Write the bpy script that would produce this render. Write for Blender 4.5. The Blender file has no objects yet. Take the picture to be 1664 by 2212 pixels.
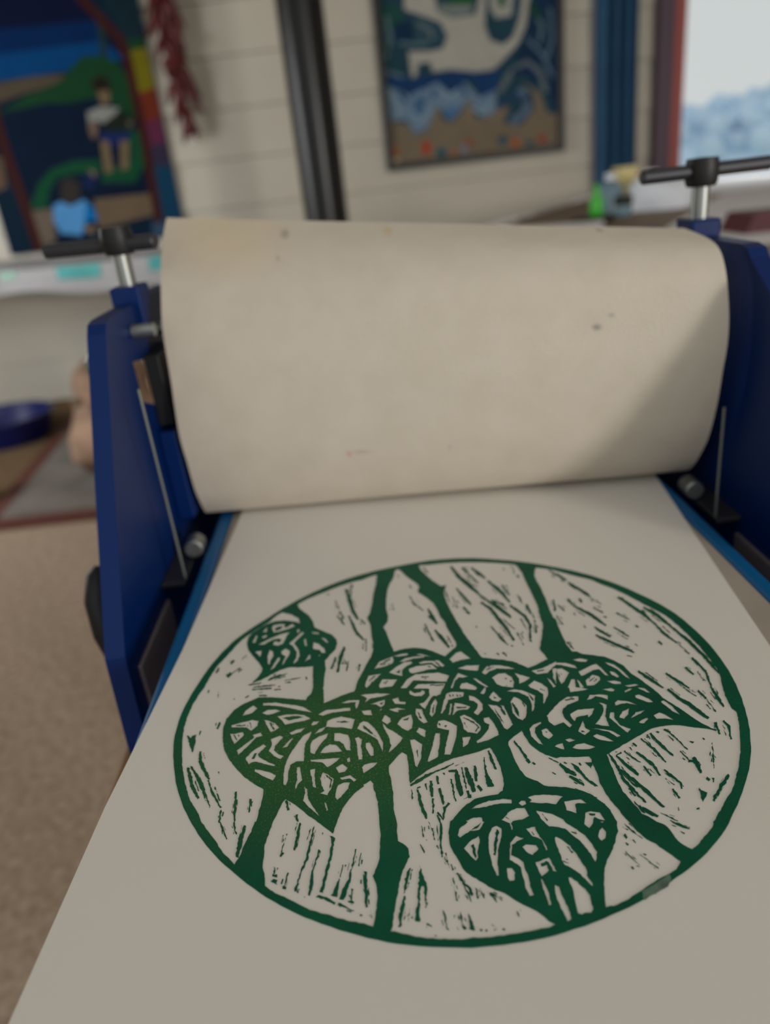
import bpy, bmesh, math, random
from mathutils import Vector, Matrix, noise
from mathutils.geometry import delaunay_2d_cdt

# ------------------------------------------------------------------ camera, world, lights, exposure
S = bpy.context.scene
C = S.collection
EYE = 1.05                                    # lens height above the floor
R = [[0.993164, -0.116724, 0.0], [-0.048023, -0.408612, 0.911444], [-0.106387, -0.905214, -0.411424]]
cam_d = bpy.data.cameras.new('camera'); cam = bpy.data.objects.new('camera', cam_d); C.objects.link(cam)
Rm = Matrix(R)
cx, cy, cz = Rm @ Vector((1, 0, 0)), Rm @ Vector((0, -1, 0)), Rm @ Vector((0, 0, -1))
cam.matrix_world = Matrix(((cx.x, cy.x, cz.x, 0), (cx.y, cy.y, cz.y, 0), (cx.z, cy.z, cz.z, EYE), (0, 0, 0, 1)))
cam_d.sensor_fit = 'VERTICAL'; cam_d.sensor_height = 36; cam_d.lens = 1600 / 2212 * 36
cam_d.clip_start = 0.01; cam_d.clip_end = 500
cam_d.dof.use_dof = True; cam_d.dof.focus_distance = 0.275; cam_d.dof.aperture_fstop = 5.8
S.camera = cam
S.view_settings.view_transform = 'Standard'; S.view_settings.look = 'None'
S.view_settings.gamma = 1; S.view_settings.use_curve_mapping = False
S.view_settings.exposure = 0.0
W = bpy.data.worlds.new('overcast_sky'); S.world = W; W.use_nodes = True
bg = W.node_tree.nodes['Background']; bg.inputs[0].default_value = (0.64, 0.68, 0.68, 1); bg.inputs[1].default_value = 1.0

def area(name, loc, target, sx, sy, power, col):
    d = bpy.data.lights.new(name, 'AREA'); d.shape = 'RECTANGLE'; d.size = sx; d.size_y = sy
    d.energy = power; d.color = col
    o = bpy.data.objects.new(name, d); C.objects.link(o); o.location = loc
    o.rotation_euler = (Vector(target) - Vector(loc)).to_track_quat('-Z', 'Y').to_euler()
    return o
area('daylight_side_window', (2.75, -2.6, 1.35), (0.1, 0.45, 0.9), 0.55, 0.8, 75, (1.0, 0.95, 0.88))
area('daylight_left_window', (-3.1, 2.7, 1.35), (-0.7, 3.9, 0.75), 1.5, 1.2, 52, (0.95, 0.98, 1.0))

area('added_sky_fill', (2.6, 6.8, 4.6), (1.2, 2.6, 0.86), 2.0, 1.4, 420, (0.93, 0.97, 1.0))  # lamp added out of view above the window to brighten the table papers

# ------------------------------------------------------------------ helpers
def lin(c):
    c = c / 255
    return c / 12.92 if c <= 0.04045 else ((c + 0.055) / 1.055) ** 2.4
def rgb(r, g, b, k=1.0):
    return (min(1, lin(r) * k), min(1, lin(g) * k), min(1, lin(b) * k), 1)

MATS = {}
def mat(name, col, rough=0.6, metal=0.0, spec=0.4, noise_amt=0.0, noise_scale=30, bump=0.0, bump_scale=200, col2=None, coat=0.0):
    m = bpy.data.materials.new(name); m.use_nodes = True; MATS[name] = m
    nt = m.node_tree; b = nt.nodes['Principled BSDF']
    b.inputs['Base Color'].default_value = col; b.inputs['Roughness'].default_value = rough
    b.inputs['Metallic'].default_value = metal; b.inputs['Specular IOR Level'].default_value = spec
    b.inputs['Coat Weight'].default_value = coat
    tc = nt.nodes.new('ShaderNodeTexCoord')
    if noise_amt or col2:
        n = nt.nodes.new('ShaderNodeTexNoise'); n.inputs['Scale'].default_value = noise_scale; n.inputs['Detail'].default_value = 6
        nt.links.new(tc.outputs['Object'], n.inputs['Vector'])
        r = nt.nodes.new('ShaderNodeValToRGB')
        c2 = col2 or tuple(list(Vector(col[:3]) * (1 - noise_amt)) + [1])
        r.color_ramp.elements[0].position = 0.32; r.color_ramp.elements[0].color = c2
        r.color_ramp.elements[1].position = 0.68; r.color_ramp.elements[1].color = col
        nt.links.new(n.outputs['Fac'], r.inputs['Fac']); nt.links.new(r.outputs['Color'], b.inputs['Base Color'])
    if bump:
        n2 = nt.nodes.new('ShaderNodeTexNoise'); n2.inputs['Scale'].default_value = bump_scale; n2.inputs['Detail'].default_value = 4
        nt.links.new(tc.outputs['Object'], n2.inputs['Vector'])
        bp = nt.nodes.new('ShaderNodeBump'); bp.inputs['Strength'].default_value = bump; bp.inputs['Distance'].default_value = 0.002
        nt.links.new(n2.outputs['Fac'], bp.inputs['Height']); nt.links.new(bp.outputs['Normal'], b.inputs['Normal'])
    return m

def link(name, bm, m, parent=None, smooth=False):
    me = bpy.data.meshes.new(name)
    bmesh.ops.recalc_face_normals(bm, faces=bm.faces[:])
    bm.to_mesh(me); bm.free()
    for k in (m if isinstance(m, (list, tuple)) else [m]): me.materials.append(k)
    if smooth:
        for p in me.polygons: p.use_smooth = True
        try: me.set_sharp_from_angle(angle=math.radians(38))
        except Exception: pass
    o = bpy.data.objects.new(name, me); C.objects.link(o)
    if parent:
        o.parent = parent; o.matrix_parent_inverse = parent.matrix_world.inverted()
        if parent.type == 'EMPTY' : o.matrix_parent_inverse = Matrix.Translation(-Vector(parent.location))
    return o
def thing(name, label, cat, loc=(0, 0, 0), group=None):
    o = bpy.data.objects.new(name, None); C.objects.link(o); o.location = loc; o.empty_display_size = 0.05
    o['label'] = label; o['category'] = cat
    if group: o['group'] = group
    return o
def tag(o, label, cat, group=None, kind=None):
    o['label'] = label; o['category'] = cat
    if group: o['group'] = group
    if kind: o['kind'] = kind
    return o
def struct(name, bm, m, label=None, cat=None):
    o = link(name, bm, m); o['kind'] = 'structure'
    if label: o['label'] = label; o['category'] = cat
    return o

def add_box(bm, lo, hi, bevel=0.0, seg=2):
    b = bmesh.new(); bmesh.ops.create_cube(b, size=1)
    lo, hi = Vector(lo), Vector(hi)
    for v in b.verts: v.co = Vector([lo[i] + (v.co[i] + 0.5) * (hi[i] - lo[i]) for i in range(3)])
    if bevel: bmesh.ops.bevel(b, geom=b.edges[:], offset=bevel, segments=seg, profile=0.5, affect='EDGES')
    merge(bm, b); return bm
def merge(bm, b, mtx=None, mi=None):
    vs = [bm.verts.new(mtx @ v.co if mtx else v.co) for v in b.verts]
    b.verts.index_update()
    for f in b.faces:
        try:
            nf = bm.faces.new([vs[v.index] for v in f.verts]); nf.material_index = f.material_index if mi is None else mi
        except ValueError: pass
    b.free()
def box(lo, hi, bevel=0.0, seg=2): return add_box(bmesh.new(), lo, hi, bevel, seg)
def add_tube(bm, pts, r, seg=20, caps=True):
    """round bar along a list of points; r a number or one radius per point"""
    pts = [Vector(p) for p in pts]; n = len(pts)
    rs = r if isinstance(r, (list, tuple)) else [r] * n
    rings = []; up = None
    for i, p in enumerate(pts):
        t = (pts[min(n - 1, i + 1)] - pts[max(0, i - 1)]).normalized()
        if up is None: up = t.orthogonal().normalized()
        up = (up - t * up.dot(t)).normalized(); w = t.cross(up)
        rings.append([bm.verts.new(p + (up * math.cos(a) + w * math.sin(a)) * rs[i]) for a in [2 * math.pi * k / seg for k in range(seg)]])
    for a, b in zip(rings, rings[1:]):
        for k in range(seg): bm.faces.new((a[k], a[(k + 1) % seg], b[(k + 1) % seg], b[k]))
    if caps:
        bm.faces.new(rings[0][::-1]); bm.faces.new(rings[-1])
    return bm
def rod(a, b, r, seg=24, ch=0.0):
    a, b = Vector(a), Vector(b); d = (b - a).normalized()
    if ch: return add_tube(bmesh.new(), [a, a + d * ch, b - d * ch, b], [r - ch, r, r, r - ch], seg)
    return add_tube(bmesh.new(), [a, b], r, seg)
def add_lathe(bm, prof, c=(0, 0, 0), seg=40, wob=None):
    rings = []
    for (r, z) in prof:
        ring = []
        for k in range(seg):
            a = 2 * math.pi * k / seg; rr = r * (wob(a, z) if wob else 1)
            ring.append(bm.verts.new((c[0] + rr * math.cos(a), c[1] + rr * math.sin(a), c[2] + z)))
        rings.append(ring)
    for a, b in zip(rings, rings[1:]):
        for k in range(seg): bm.faces.new((a[k], a[(k + 1) % seg], b[(k + 1) % seg], b[k]))
    if prof[0][0] > 1e-4: bm.faces.new(rings[0][::-1])
    if prof[-1][0] > 1e-4: bm.faces.new(rings[-1])
    return bm
def lathe(prof, c=(0, 0, 0), seg=40, wob=None): return add_lathe(bmesh.new(), prof, c, seg, wob)

def inside(p, poly):
    x, y = p; c = False; j = len(poly) - 1
    for i in range(len(poly)):
        xi, yi = poly[i]; xj, yj = poly[j]
        if (yi > y) != (yj > y) and x < (xj - xi) * (y - yi) / (yj - yi) + xi: c = not c
        j = i
    return c
def cdt(polys, eps=1e-4):
    vs, es = [], []
    for p in polys:
        o = len(vs); vs += [Vector(q) for q in p]
        es += [(o + i, o + (i + 1) % len(p)) for i in range(len(p))]
    r = delaunay_2d_cdt(vs, es, [], 0, eps)
    return r[0], r[2]
def flat_paint(layers, to3d, keep=lambda m: m is not None, clip=None, eps=1e-3):
    """layers of (outline, material index or None) laid over one another on a flat face; each triangle takes the topmost"""
    polys = [l[0] for l in layers] + ([clip] if clip else [])
    vs, fs = cdt(polys, eps)
    bb = [(min(x for x, y in p), max(x for x, y in p), min(y for x, y in p), max(y for x, y in p)) for p, m in layers]
    bm = bmesh.new(); V = {}
    for f in fs:
        c = sum((vs[i] for i in f), Vector((0, 0))) / len(f)
        if clip and not inside(c, clip): continue
        top = None
        for k in range(len(layers) - 1, -1, -1):
            b = bb[k]
            if b[0] <= c.x <= b[1] and b[2] <= c.y <= b[3] and inside(c, layers[k][0]):
                top = layers[k][1]; break
        if not keep(top): continue
        q = []
        for i in f:
            if i not in V: V[i] = bm.verts.new(to3d(vs[i]))
            q.append(V[i])
        try: nf = bm.faces.new(q); nf.material_index = top
        except ValueError: pass
    return bm
def prism(outer, holes, to3d, thick):
    """flat plate with holes; to3d(u, v, t) with t = 0..1 through the thickness"""
    vs, fs = cdt([outer] + holes, 1e-6)
    bm = bmesh.new(); A, B = {}, {}; edges = {}
    for f in fs:
        c = sum((vs[i] for i in f), Vector((0, 0))) / len(f)
        if not inside(c, outer) or any(inside(c, h) for h in holes): continue
        for i in f:
            if i not in A: A[i] = bm.verts.new(to3d(vs[i].x, vs[i].y, 0)); B[i] = bm.verts.new(to3d(vs[i].x, vs[i].y, 1))
        bm.faces.new([A[i] for i in f]); bm.faces.new([B[i] for i in reversed(f)])
        for a, b in zip(f, list(f[1:]) + [f[0]]): edges.setdefault(tuple(sorted((a, b))), []).append((a, b))
    for k, l in edges.items():
        if len(l) == 1:
            a, b = l[0]; bm.faces.new((A[b], A[a], B[a], B[b]))
    return bm
def parse(txt):
    out = []
    for ln in txt.strip().split('\n'):
        t = ln.split(); out.append((t[0], [tuple(map(float, q.split(','))) for q in t[1:]]))
    return out
def rough_outline(p, step, amp, rnd):
    out = []
    n = len(p)
    for i in range(n):
        a, b = Vector(p[i]), Vector(p[(i + 1) % n]); L = (b - a).length
        k = max(1, int(L / step))
        for j in range(k):
            q = a + (b - a) * (j / k)
            out.append((q.x + rnd.uniform(-amp, amp), q.y + rnd.uniform(-amp, amp)))
    return out

# ------------------------------------------------------------------ materials
M = {}
M['wall'] = mat('cream_board_paint', rgb(206, 200, 186), 0.55, noise_amt=0.05, noise_scale=3, bump=0.15, bump_scale=40)
M['plain_wall'] = mat('plain_wall_paint', rgb(200, 192, 175), 0.7)
M['ceil'] = mat('ceiling_paint', rgb(205, 200, 190), 0.8)
M['carpet'] = mat('beige_carpet', rgb(190, 170, 150), 0.95, spec=0.1, col2=rgb(152, 131, 112), noise_scale=55, bump=1.0, bump_scale=300)
M['mat_brown'] = mat('brown_jute', rgb(120, 98, 74), 0.95, spec=0.1, noise_amt=0.3, noise_scale=40, bump=0.6, bump_scale=200)
M['slate'] = mat('grey_slate', rgb(128, 122, 116), 0.6, noise_amt=0.35, noise_scale=6, bump=0.3, bump_scale=30)
M['rust_wood'] = mat('red_brown_timber', rgb(104, 58, 50), 0.6, noise_amt=0.3, noise_scale=20)
M['black'] = mat('black_gloss_paint', rgb(17, 17, 20), 0.3, spec=0.4)
M['blackmat'] = mat('black_plastic', rgb(20, 20, 22), 0.5, spec=0.4)
M['iron'] = mat('dark_iron', rgb(50, 50, 56), 0.45, metal=0.3, spec=0.5)
M['steel'] = mat('bright_steel', rgb(150, 152, 150), 0.4, metal=0.85)
M['wire'] = mat('dull_wire', rgb(120, 125, 120), 0.5, metal=0.7)
M['bluepaint'] = mat('blue_press_enamel', rgb(0, 33, 88), 0.42, spec=0.22, coat=0.0)
M['reflection'] = mat('grey_painted_reflection', rgb(112, 104, 112), 0.5, metal=0.3)  # grey carries the blurred reflection on the press side frame
M['bluerail'] = mat('blue_bed_enamel', rgb(8, 92, 146), 0.4, spec=0.4)
M['bedgrey'] = mat('grey_bed_board', rgb(172, 160, 148), 0.6, noise_amt=0.12, noise_scale=20)
M['paper'] = mat('white_print_paper', rgb(228, 222, 213), 0.75, spec=0.25, noise_amt=0.02, noise_scale=15, bump=0.03, bump_scale=900)
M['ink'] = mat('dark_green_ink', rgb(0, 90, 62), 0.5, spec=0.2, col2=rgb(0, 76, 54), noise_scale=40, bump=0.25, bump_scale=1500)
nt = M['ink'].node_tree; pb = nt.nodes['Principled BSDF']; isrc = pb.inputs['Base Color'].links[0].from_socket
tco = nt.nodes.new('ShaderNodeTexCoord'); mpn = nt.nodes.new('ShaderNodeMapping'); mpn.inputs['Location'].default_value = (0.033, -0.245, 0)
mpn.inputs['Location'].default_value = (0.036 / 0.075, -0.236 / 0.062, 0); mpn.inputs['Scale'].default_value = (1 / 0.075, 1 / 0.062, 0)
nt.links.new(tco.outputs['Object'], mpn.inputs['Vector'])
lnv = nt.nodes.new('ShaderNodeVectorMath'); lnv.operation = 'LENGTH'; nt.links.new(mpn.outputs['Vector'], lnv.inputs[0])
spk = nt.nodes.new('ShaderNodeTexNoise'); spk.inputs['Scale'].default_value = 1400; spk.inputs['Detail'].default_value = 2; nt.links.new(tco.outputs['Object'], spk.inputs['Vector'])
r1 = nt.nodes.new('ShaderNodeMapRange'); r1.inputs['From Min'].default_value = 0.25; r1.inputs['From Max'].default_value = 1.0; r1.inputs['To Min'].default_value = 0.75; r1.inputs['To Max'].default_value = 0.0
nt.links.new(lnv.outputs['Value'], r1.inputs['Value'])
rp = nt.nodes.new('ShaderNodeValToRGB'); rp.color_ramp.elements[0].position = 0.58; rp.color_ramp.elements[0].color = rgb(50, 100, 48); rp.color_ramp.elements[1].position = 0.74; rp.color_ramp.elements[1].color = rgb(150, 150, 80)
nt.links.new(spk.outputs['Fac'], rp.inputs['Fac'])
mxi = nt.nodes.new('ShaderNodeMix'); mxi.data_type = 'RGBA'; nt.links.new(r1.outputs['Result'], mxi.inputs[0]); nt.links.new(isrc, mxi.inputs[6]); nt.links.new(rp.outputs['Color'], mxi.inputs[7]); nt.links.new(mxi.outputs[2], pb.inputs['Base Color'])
M['inkthin'] = mat('thin_green_ink', rgb(104, 130, 112), 0.55, spec=0.3, noise_amt=0.45, noise_scale=220)
M['tabletop'] = mat('tan_varnished_wood', rgb(160, 118, 72), 0.5, noise_amt=0.25, noise_scale=12)
M['white'] = mat('white_sheet', rgb(232, 232, 236), 0.75, noise_amt=0.02)
M['plastic_white'] = mat('white_plastic', rgb(225, 230, 240), 0.5)
M['teal_ink'] = mat('teal_ink', rgb(90, 185, 185), 0.7, noise_amt=0.2, noise_scale=15)
M['pale_green_ink'] = mat('pale_green_ink', rgb(160, 208, 190), 0.7, noise_amt=0.15, noise_scale=15)
M['bluetub'] = mat('blue_tub_plastic', rgb(4, 18, 90), 0.4, spec=0.5)
M['driftwood'] = mat('weathered_tan_wood', rgb(172, 140, 116), 0.75, col2=rgb(98, 72, 52), noise_scale=7, bump=0.7, bump_scale=25)
M['chilli'] = mat('dried_red_chilli', rgb(96, 14, 18), 0.4, spec=0.5, noise_amt=0.5, noise_scale=12)
M['string'] = mat('jute_string', rgb(130, 105, 70), 0.9)
M['curtain'] = mat('blue_curtain_cloth', rgb(92, 146, 190), 0.8, spec=0.2, noise_amt=0.1, noise_scale=6)
M['winframe'] = mat('rust_red_window_paint', rgb(170, 86, 80), 0.5)
M['windark'] = mat('dark_plum_shaded_face', rgb(84, 66, 82), 0.5)  # shade on the stile's left face put into a dark plum colour
M['frame_black'] = mat('black_picture_frame', rgb(44, 42, 42), 0.45)
M['benchwood'] = mat('tan_worktop', rgb(128, 108, 88), 0.6, noise_amt=0.15)
M['greenplastic'] = mat('bright_green_plastic', rgb(70, 190, 60), 0.35, spec=0.5)
M['greyglass'] = mat('blue_grey_plastic', rgb(110, 135, 150), 0.3, spec=0.5)
M['maroon'] = mat('maroon_board', rgb(84, 34, 40), 0.6)
M['yellow'] = mat('pale_yellow_card', rgb(225, 210, 150), 0.6)
M['redplastic'] = mat('red_plastic', rgb(190, 70, 75), 0.4)
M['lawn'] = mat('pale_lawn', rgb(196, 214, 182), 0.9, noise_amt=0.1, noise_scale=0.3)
M['hill'] = mat('hazy_blue_bush', rgb(206, 230, 250), 0.95, spec=0.0, noise_amt=0.15, noise_scale=0.6)  # distance haze put into the pale blue base colour

def zr(z): return EYE + z
BED = zr(-0.2089)

# ------------------------------------------------------------------ the room
YW = 4.6
def boards(x0, x1, z0, z1, pitch=0.245, base=0.0):
    bm = bmesh.new(); k = math.floor((z0 - base) / pitch)
    while base + k * pitch < z1:
        a, b = max(z0, base + k * pitch), min(z1, base + (k + 1) * pitch)
        t = lambda z: 0.012 * (1 - (z - (base + k * pitch)) / pitch)
        q = [(YW + 0.03, a), (YW - t(a), a), (YW - t(b - 0.004) , b - 0.004), (YW + 0.004, b - 0.002), (YW + 0.03, b)]
        A = [bm.verts.new((x0, y, z)) for y, z in q]; B = [bm.verts.new((x1, y, z)) for y, z in q]
        for i in range(5): bm.faces.new((A[i], A[(i + 1) % 5], B[(i + 1) % 5], B[i]))
        bm.faces.new(A[::-1]); bm.faces.new(B); k += 1
    return bm
WX0, WX1, WZ0, WZ1 = 1.79, 3.0, 0.52, 2.25
bm = boards(-3.2, WX0, 0.0, 2.6)
merge(bm, boards(WX0, 3.2, 0.0, WZ0)); merge(bm, boards(WX0, 3.2, WZ1, 2.6)); merge(bm, boards(WX1, 3.2, WZ0, WZ1))
struct('wall_back', bm, M['wall'])
struct('wall_left', box((-3.25, -3.0, 0), (-3.2, 4.65, 2.6)), M['plain_wall'])
struct('wall_right', box((3.2, -1.5, 0), (3.25, 4.65, 2.6)), M['plain_wall'])
struct('ceiling', box((-3.2, -0.3, 2.6), (3.2, 4.65, 2.65)), M['ceil'])
struct('floor', box((-3.2, -3.0, -0.05), (3.2, 4.65, 0)), M['carpet'])
# window
wf = bmesh.new()
add_box(wf, (WX0 + 0.03, YW - 0.05, WZ0), (WX0 + 0.10, YW + 0.04, WZ1), 0.004); add_box(wf, (WX1 - 0.07, YW - 0.05, WZ0), (WX1, YW + 0.04, WZ1), 0.004)
add_box(wf, (WX0 + 0.10, YW - 0.05, WZ0), (WX1 - 0.07, YW + 0.04, WZ0 + 0.07), 0.004); add_box(wf, (WX0 + 0.10, YW - 0.05, WZ1 - 0.07), (WX1 - 0.07, YW + 0.04, WZ1), 0.004)
win = link('window_1', wf, M['winframe']); win['kind'] = 'structure'
link('shaded_trim', box((WX0 - 0.06, YW - 0.075, WZ0 - 0.02), (WX0 + 0.03, YW - 0.01, WZ1 + 0.02), 0.005), M['windark'], win)  # dark strip standing for the stile's shaded left face
g = bpy.data.materials.new('window_glass'); g.use_nodes = True
gn = g.node_tree; gn.nodes.remove(gn.nodes['Principled BSDF'])
g1 = gn.nodes.new('ShaderNodeBsdfTransparent'); g2 = gn.nodes.new('ShaderNodeBsdfGlossy'); g2.inputs['Roughness'].default_value = 0.02
gm = gn.nodes.new('ShaderNodeMixShader'); gm.inputs[0].default_value = 0.05
gn.links.new(g1.outputs[0], gm.inputs[1]); gn.links.new(g2.outputs[0], gm.inputs[2]); gn.links.new(gm.outputs[0], gn.nodes['Material Output'].inputs[0])
link('pane', box((WX0 + 0.10, YW + 0.0, WZ0 + 0.07), (WX1 - 0.07, YW + 0.005, WZ1 - 0.07)), g, win)
# outside
bm = bmesh.new()
bmesh.ops.create_grid(bm, x_segments=40, y_segments=40, size=1)
for v in bm.verts:
    x, y = v.co.x * 40 + 20, v.co.y * 35 + 40
    v.co = (x, y, -1.2 + 0.25 * noise.noise((x * .1, y * .1, 0)))
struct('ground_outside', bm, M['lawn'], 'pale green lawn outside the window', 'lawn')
rnd = random.Random(4)
hill = thing('wooded_hill', 'hazy blue wooded hillside beyond the window', 'hill', (22, 52, -1.2))
bm = bmesh.new(); bmesh.ops.create_grid(bm, x_segments=48, y_segments=16, size=1)
for v in bm.verts:
    x, y = v.co.x * 26 + 24, v.co.y * 12 + 54
    hgt = 5.0 * (1 - v.co.y ** 2) * (0.62 + 0.32 * (v.co.x + 0.55)) + 1.0 * noise.noise((x * .25, y * .25, 3))
    v.co = (x, y, -1.6 + max(0, hgt))
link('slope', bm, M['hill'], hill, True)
bm = bmesh.new()
for i in range(300):
    x = rnd.uniform(8, 40); y = rnd.uniform(44, 56); u = (x - 24) / 26; w = (y - 54) / 12
    z = -1.6 + 5.0 * (1 - w * w) * (0.62 + 0.32 * (u + 0.55)); b = bmesh.new()
    bmesh.ops.create_icosphere(b, subdivisions=2, radius=1)
    s = rnd.uniform(0.35, 0.75)
    for v in b.verts:
        k = 1 + 0.25 * noise.noise(v.co * 2.3 + Vector((i, 0, 0))); v.co = Vector((v.co.x * s * k, v.co.y * s * k, v.co.z * s * 1.25 * k))
    merge(bm, b, Matrix.Translation((x, y, z + 0.4 * s)))
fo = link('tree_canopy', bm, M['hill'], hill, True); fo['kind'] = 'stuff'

# curtain
bm = bmesh.new(); n = 60; cols = []
for i in range(n + 1):
    u = i / n; x = 1.395 + 0.215 * u; y = 4.505 + 0.042 * math.sin(u * 2 * math.pi * 3.5 + 0.6)
    cols.append([bm.verts.new((x + 0.004 * math.sin(z * 3), y, z)) for z in (0.06, 0.6, 1.1, 1.6, 2.1, 2.45)])
for a, b in zip(cols, cols[1:]):
    for k in range(5): bm.faces.new((a[k], b[k], b[k + 1], a[k + 1]))
bmesh.ops.solidify(bm, geom=bm.faces[:], thickness=0.004)
cur = thing('curtain', 'narrow gathered blue curtain hanging beside the window', 'curtain', (1.5, 4.52, 0.06))
link('curtain_cloth', bm, M['curtain'], cur, True)
link('curtain_rail', rod((1.3, 4.52, 2.46), (3.0, 4.52, 2.46), 0.012), M['iron'], cur)

# hearth, mat, stove pipe
he = thing('hearth', 'grey slate hearth with red-brown timber edging on the carpet', 'hearth', (-0.6, 3.4, 0))
def quad_slab(pts, z0, z1): return prism(pts, [], lambda u, v, t: (u, v, z0 + (z1 - z0) * t), 1)
HA, HB, HC, HD = Vector((-1.46, 2.62)), Vector((0.75, 2.62)), Vector((0.75, 4.45)), Vector((-1.645, 4.45))
link('slate_slab', quad_slab([HA, HB, HC, HD], 0.0, 0.026), M['slate'], he)
link('edging', quad_slab([HA + Vector((-.06, -.06)), HB + Vector((.06, -.06)), HB + Vector((.06, 0)), HA + Vector((0, 0))], 0.0, 0.026), M['rust_wood'], he)
link('edging', quad_slab([HA + Vector((-.06, -.06)), HA, HD, HD + Vector((-.06, 0))], 0.0, 0.026), M['rust_wood'], he)
tag(link('floor_mat', quad_slab([(-2.9, 2.66), (-1.525, 2.66), (-1.715, 4.56), (-2.9, 4.56)], 0.0, 0.008), M['mat_brown']), 'brown mat on the floor left of the grey hearth', 'mat')
fl = thing('stove_pipe', 'tall black stove pipe rising in front of the cream board wall', 'pipe', (-0.103, 3.5, 0.0265))
link('flue', rod((-0.103, 3.5, 0.05), (-0.103, 3.5, 2.6), 0.094, 48), M['black'], fl, True)
link('flue_base', lathe([(0.15, 0), (0.15, 0.02), (0.1, 0.035), (0.1, 0.06)], (-0.103, 3.5, 0.0265)), M['iron'], fl, True)

# ------------------------------------------------------------------ pictures on the wall
def picture(txt, y, clip, name, parent):
    lay = []; ms = []; key = {}
    for col, p in parse(txt):
        if col not in key:
            key[col] = len(ms); r_, g_, b_ = map(float, col.split(','))
            ms.append(mat('artist_paint', rgb(r_, g_, b_, 1.4), 0.7, spec=0.08, noise_amt=0.12, noise_scale=9))
        if len(p) > 2: lay.append(([(a / 1000, b / 1000) for a, b in p], key[col]))
    bm = flat_paint(lay, lambda v: (v.x, y, v.y), clip=clip, eps=1e-4)
    return link(name, bm, ms, parent)
PAINT = """7,28,44 -1717,2494 -773,2405 -1178,699 -2299,825
15,35,45 -1220,2447 -829,2411 -918,1820 -1043,1833 -1153,2062
20,55,32 -1043,1833 -918,1820 -930,1769 -1034,1774
98,92,18 -1038,1780 -927,1785 -932,1604 -1044,1582
95,38,24 -1036,1587 -932,1604 -928,1459 -1046,1444
80,34,60 -1046,1444 -922,1459 -916,1345 -1041,1329
45,40,58 -1041,1329 -909,1344 -903,1198 -1039,1230
12,52,78 -1036,1241 -889,1202 -923,926 -1067,942
5,20,40 -1662,2489 -1220,2447 -1197,1986 -1140,1884 -1068,1783 -1061,1638 -1058,1473 -1074,1245 -1086,975 -1781,882 -1793,1083 -1809,1265 -1805,1438 -1815,1524 -1905,1778
6,14,42 -1662,2489 -1220,2447 -1190,1925 -1850,1939
0,32,74 -1850,1939 -1188,1930 -1165,1835 -1888,1829
0,54,102 -1888,1829 -1165,1835 -1077,1747 -1368,1723 -1930,1706
70,62,50 -1933,1695 -1555,1716 -1360,1707 -1458,1668 -1640,1643 -1973,1579
18,55,32 -1977,1568 -1744,1588 -1609,1640 -1443,1677 -1350,1743 -1290,1779 -1193,1775 -1117,1735 -1085,1668 -1081,1559 -1089,1476 -1140,1397 -1168,1540 -1222,1573 -1306,1587 -1409,1576 -1531,1588 -1691,1577
25,45,45 -1168,1983 -1132,1960 -1161,1756 -1195,1770
14,62,40 -1140,1397 -1084,1419 -1087,1247 -1167,1160 -1352,1180 -1322,1242 -1176,1256 -1149,1311
14,62,40 -1777,1093 -1687,1216 -1597,1277 -1461,1304 -1321,1295 -1339,1226 -1478,1241 -1586,1229 -1644,1164 -1683,1077
28,24,18 -1271,1671 -1217,1687 -1180,1661 -1184,1597 -1273,1617
100,84,64 -1255,1615 -1192,1614 -1200,1560 -1247,1548
118,120,116 -1336,1524 -1261,1544 -1158,1528 -1208,1483 -1263,1466 -1297,1481 -1338,1468
98,82,70 -1341,1480 -1294,1469 -1308,1414 -1339,1395 -1347,1435
22,30,25 -1270,1461 -1147,1521 -1101,1477 -1163,1410 -1262,1421
20,34,80 -1287,1423 -1131,1407 -1152,1352 -1242,1350 -1302,1368
100,86,64 -1300,1385 -1257,1380 -1270,1231 -1317,1224
100,86,64 -1194,1374 -1147,1369 -1185,1233 -1227,1232
98,82,70 -1136,1464 -1107,1455 -1126,1429
90,80,70 -1774,1081 -1643,1079 -1679,909 -1779,888
92,78,62 -1412,1102 -1096,1099 -1090,988 -1426,950
45,42,40 -1573,1204 -1515,1227 -1466,1192 -1479,1122 -1550,1081 -1591,1122
72,128,178 -1641,1097 -1594,1110 -1550,1081 -1463,1108 -1447,1070 -1527,924 -1641,949 -1660,1019
0,92,152 -1466,1072 -1431,1080 -1415,992 -1494,995
18,30,68 -1447,1214 -1379,1248 -1361,1217 -1409,1138 -1447,1166
110,95,78 -1403,1257 -1363,1235 -1383,1207
110,95,75 -1515,966 -1447,971 -1462,916
82,66,52 -1909,1392 -1844,1356 -1864,1211 -1949,1191
52,22,20 -1307,2214 -1246,2011 -1176,1925 -1101,1827 -1083,1742 -1086,1582 -1083,1415 -1093,1214 -1105,942 -1055,945 -1044,1216 -1035,1418 -1038,1586 -1036,1748 -1058,1845 -1137,1948 -1203,2027 -1264,2226
52,22,20 -1840,1712 -1843,1435 -1835,1260 -1822,1090 -1814,859 -1759,868 -1769,1100 -1783,1270 -1792,1443 -1790,1719"""
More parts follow.
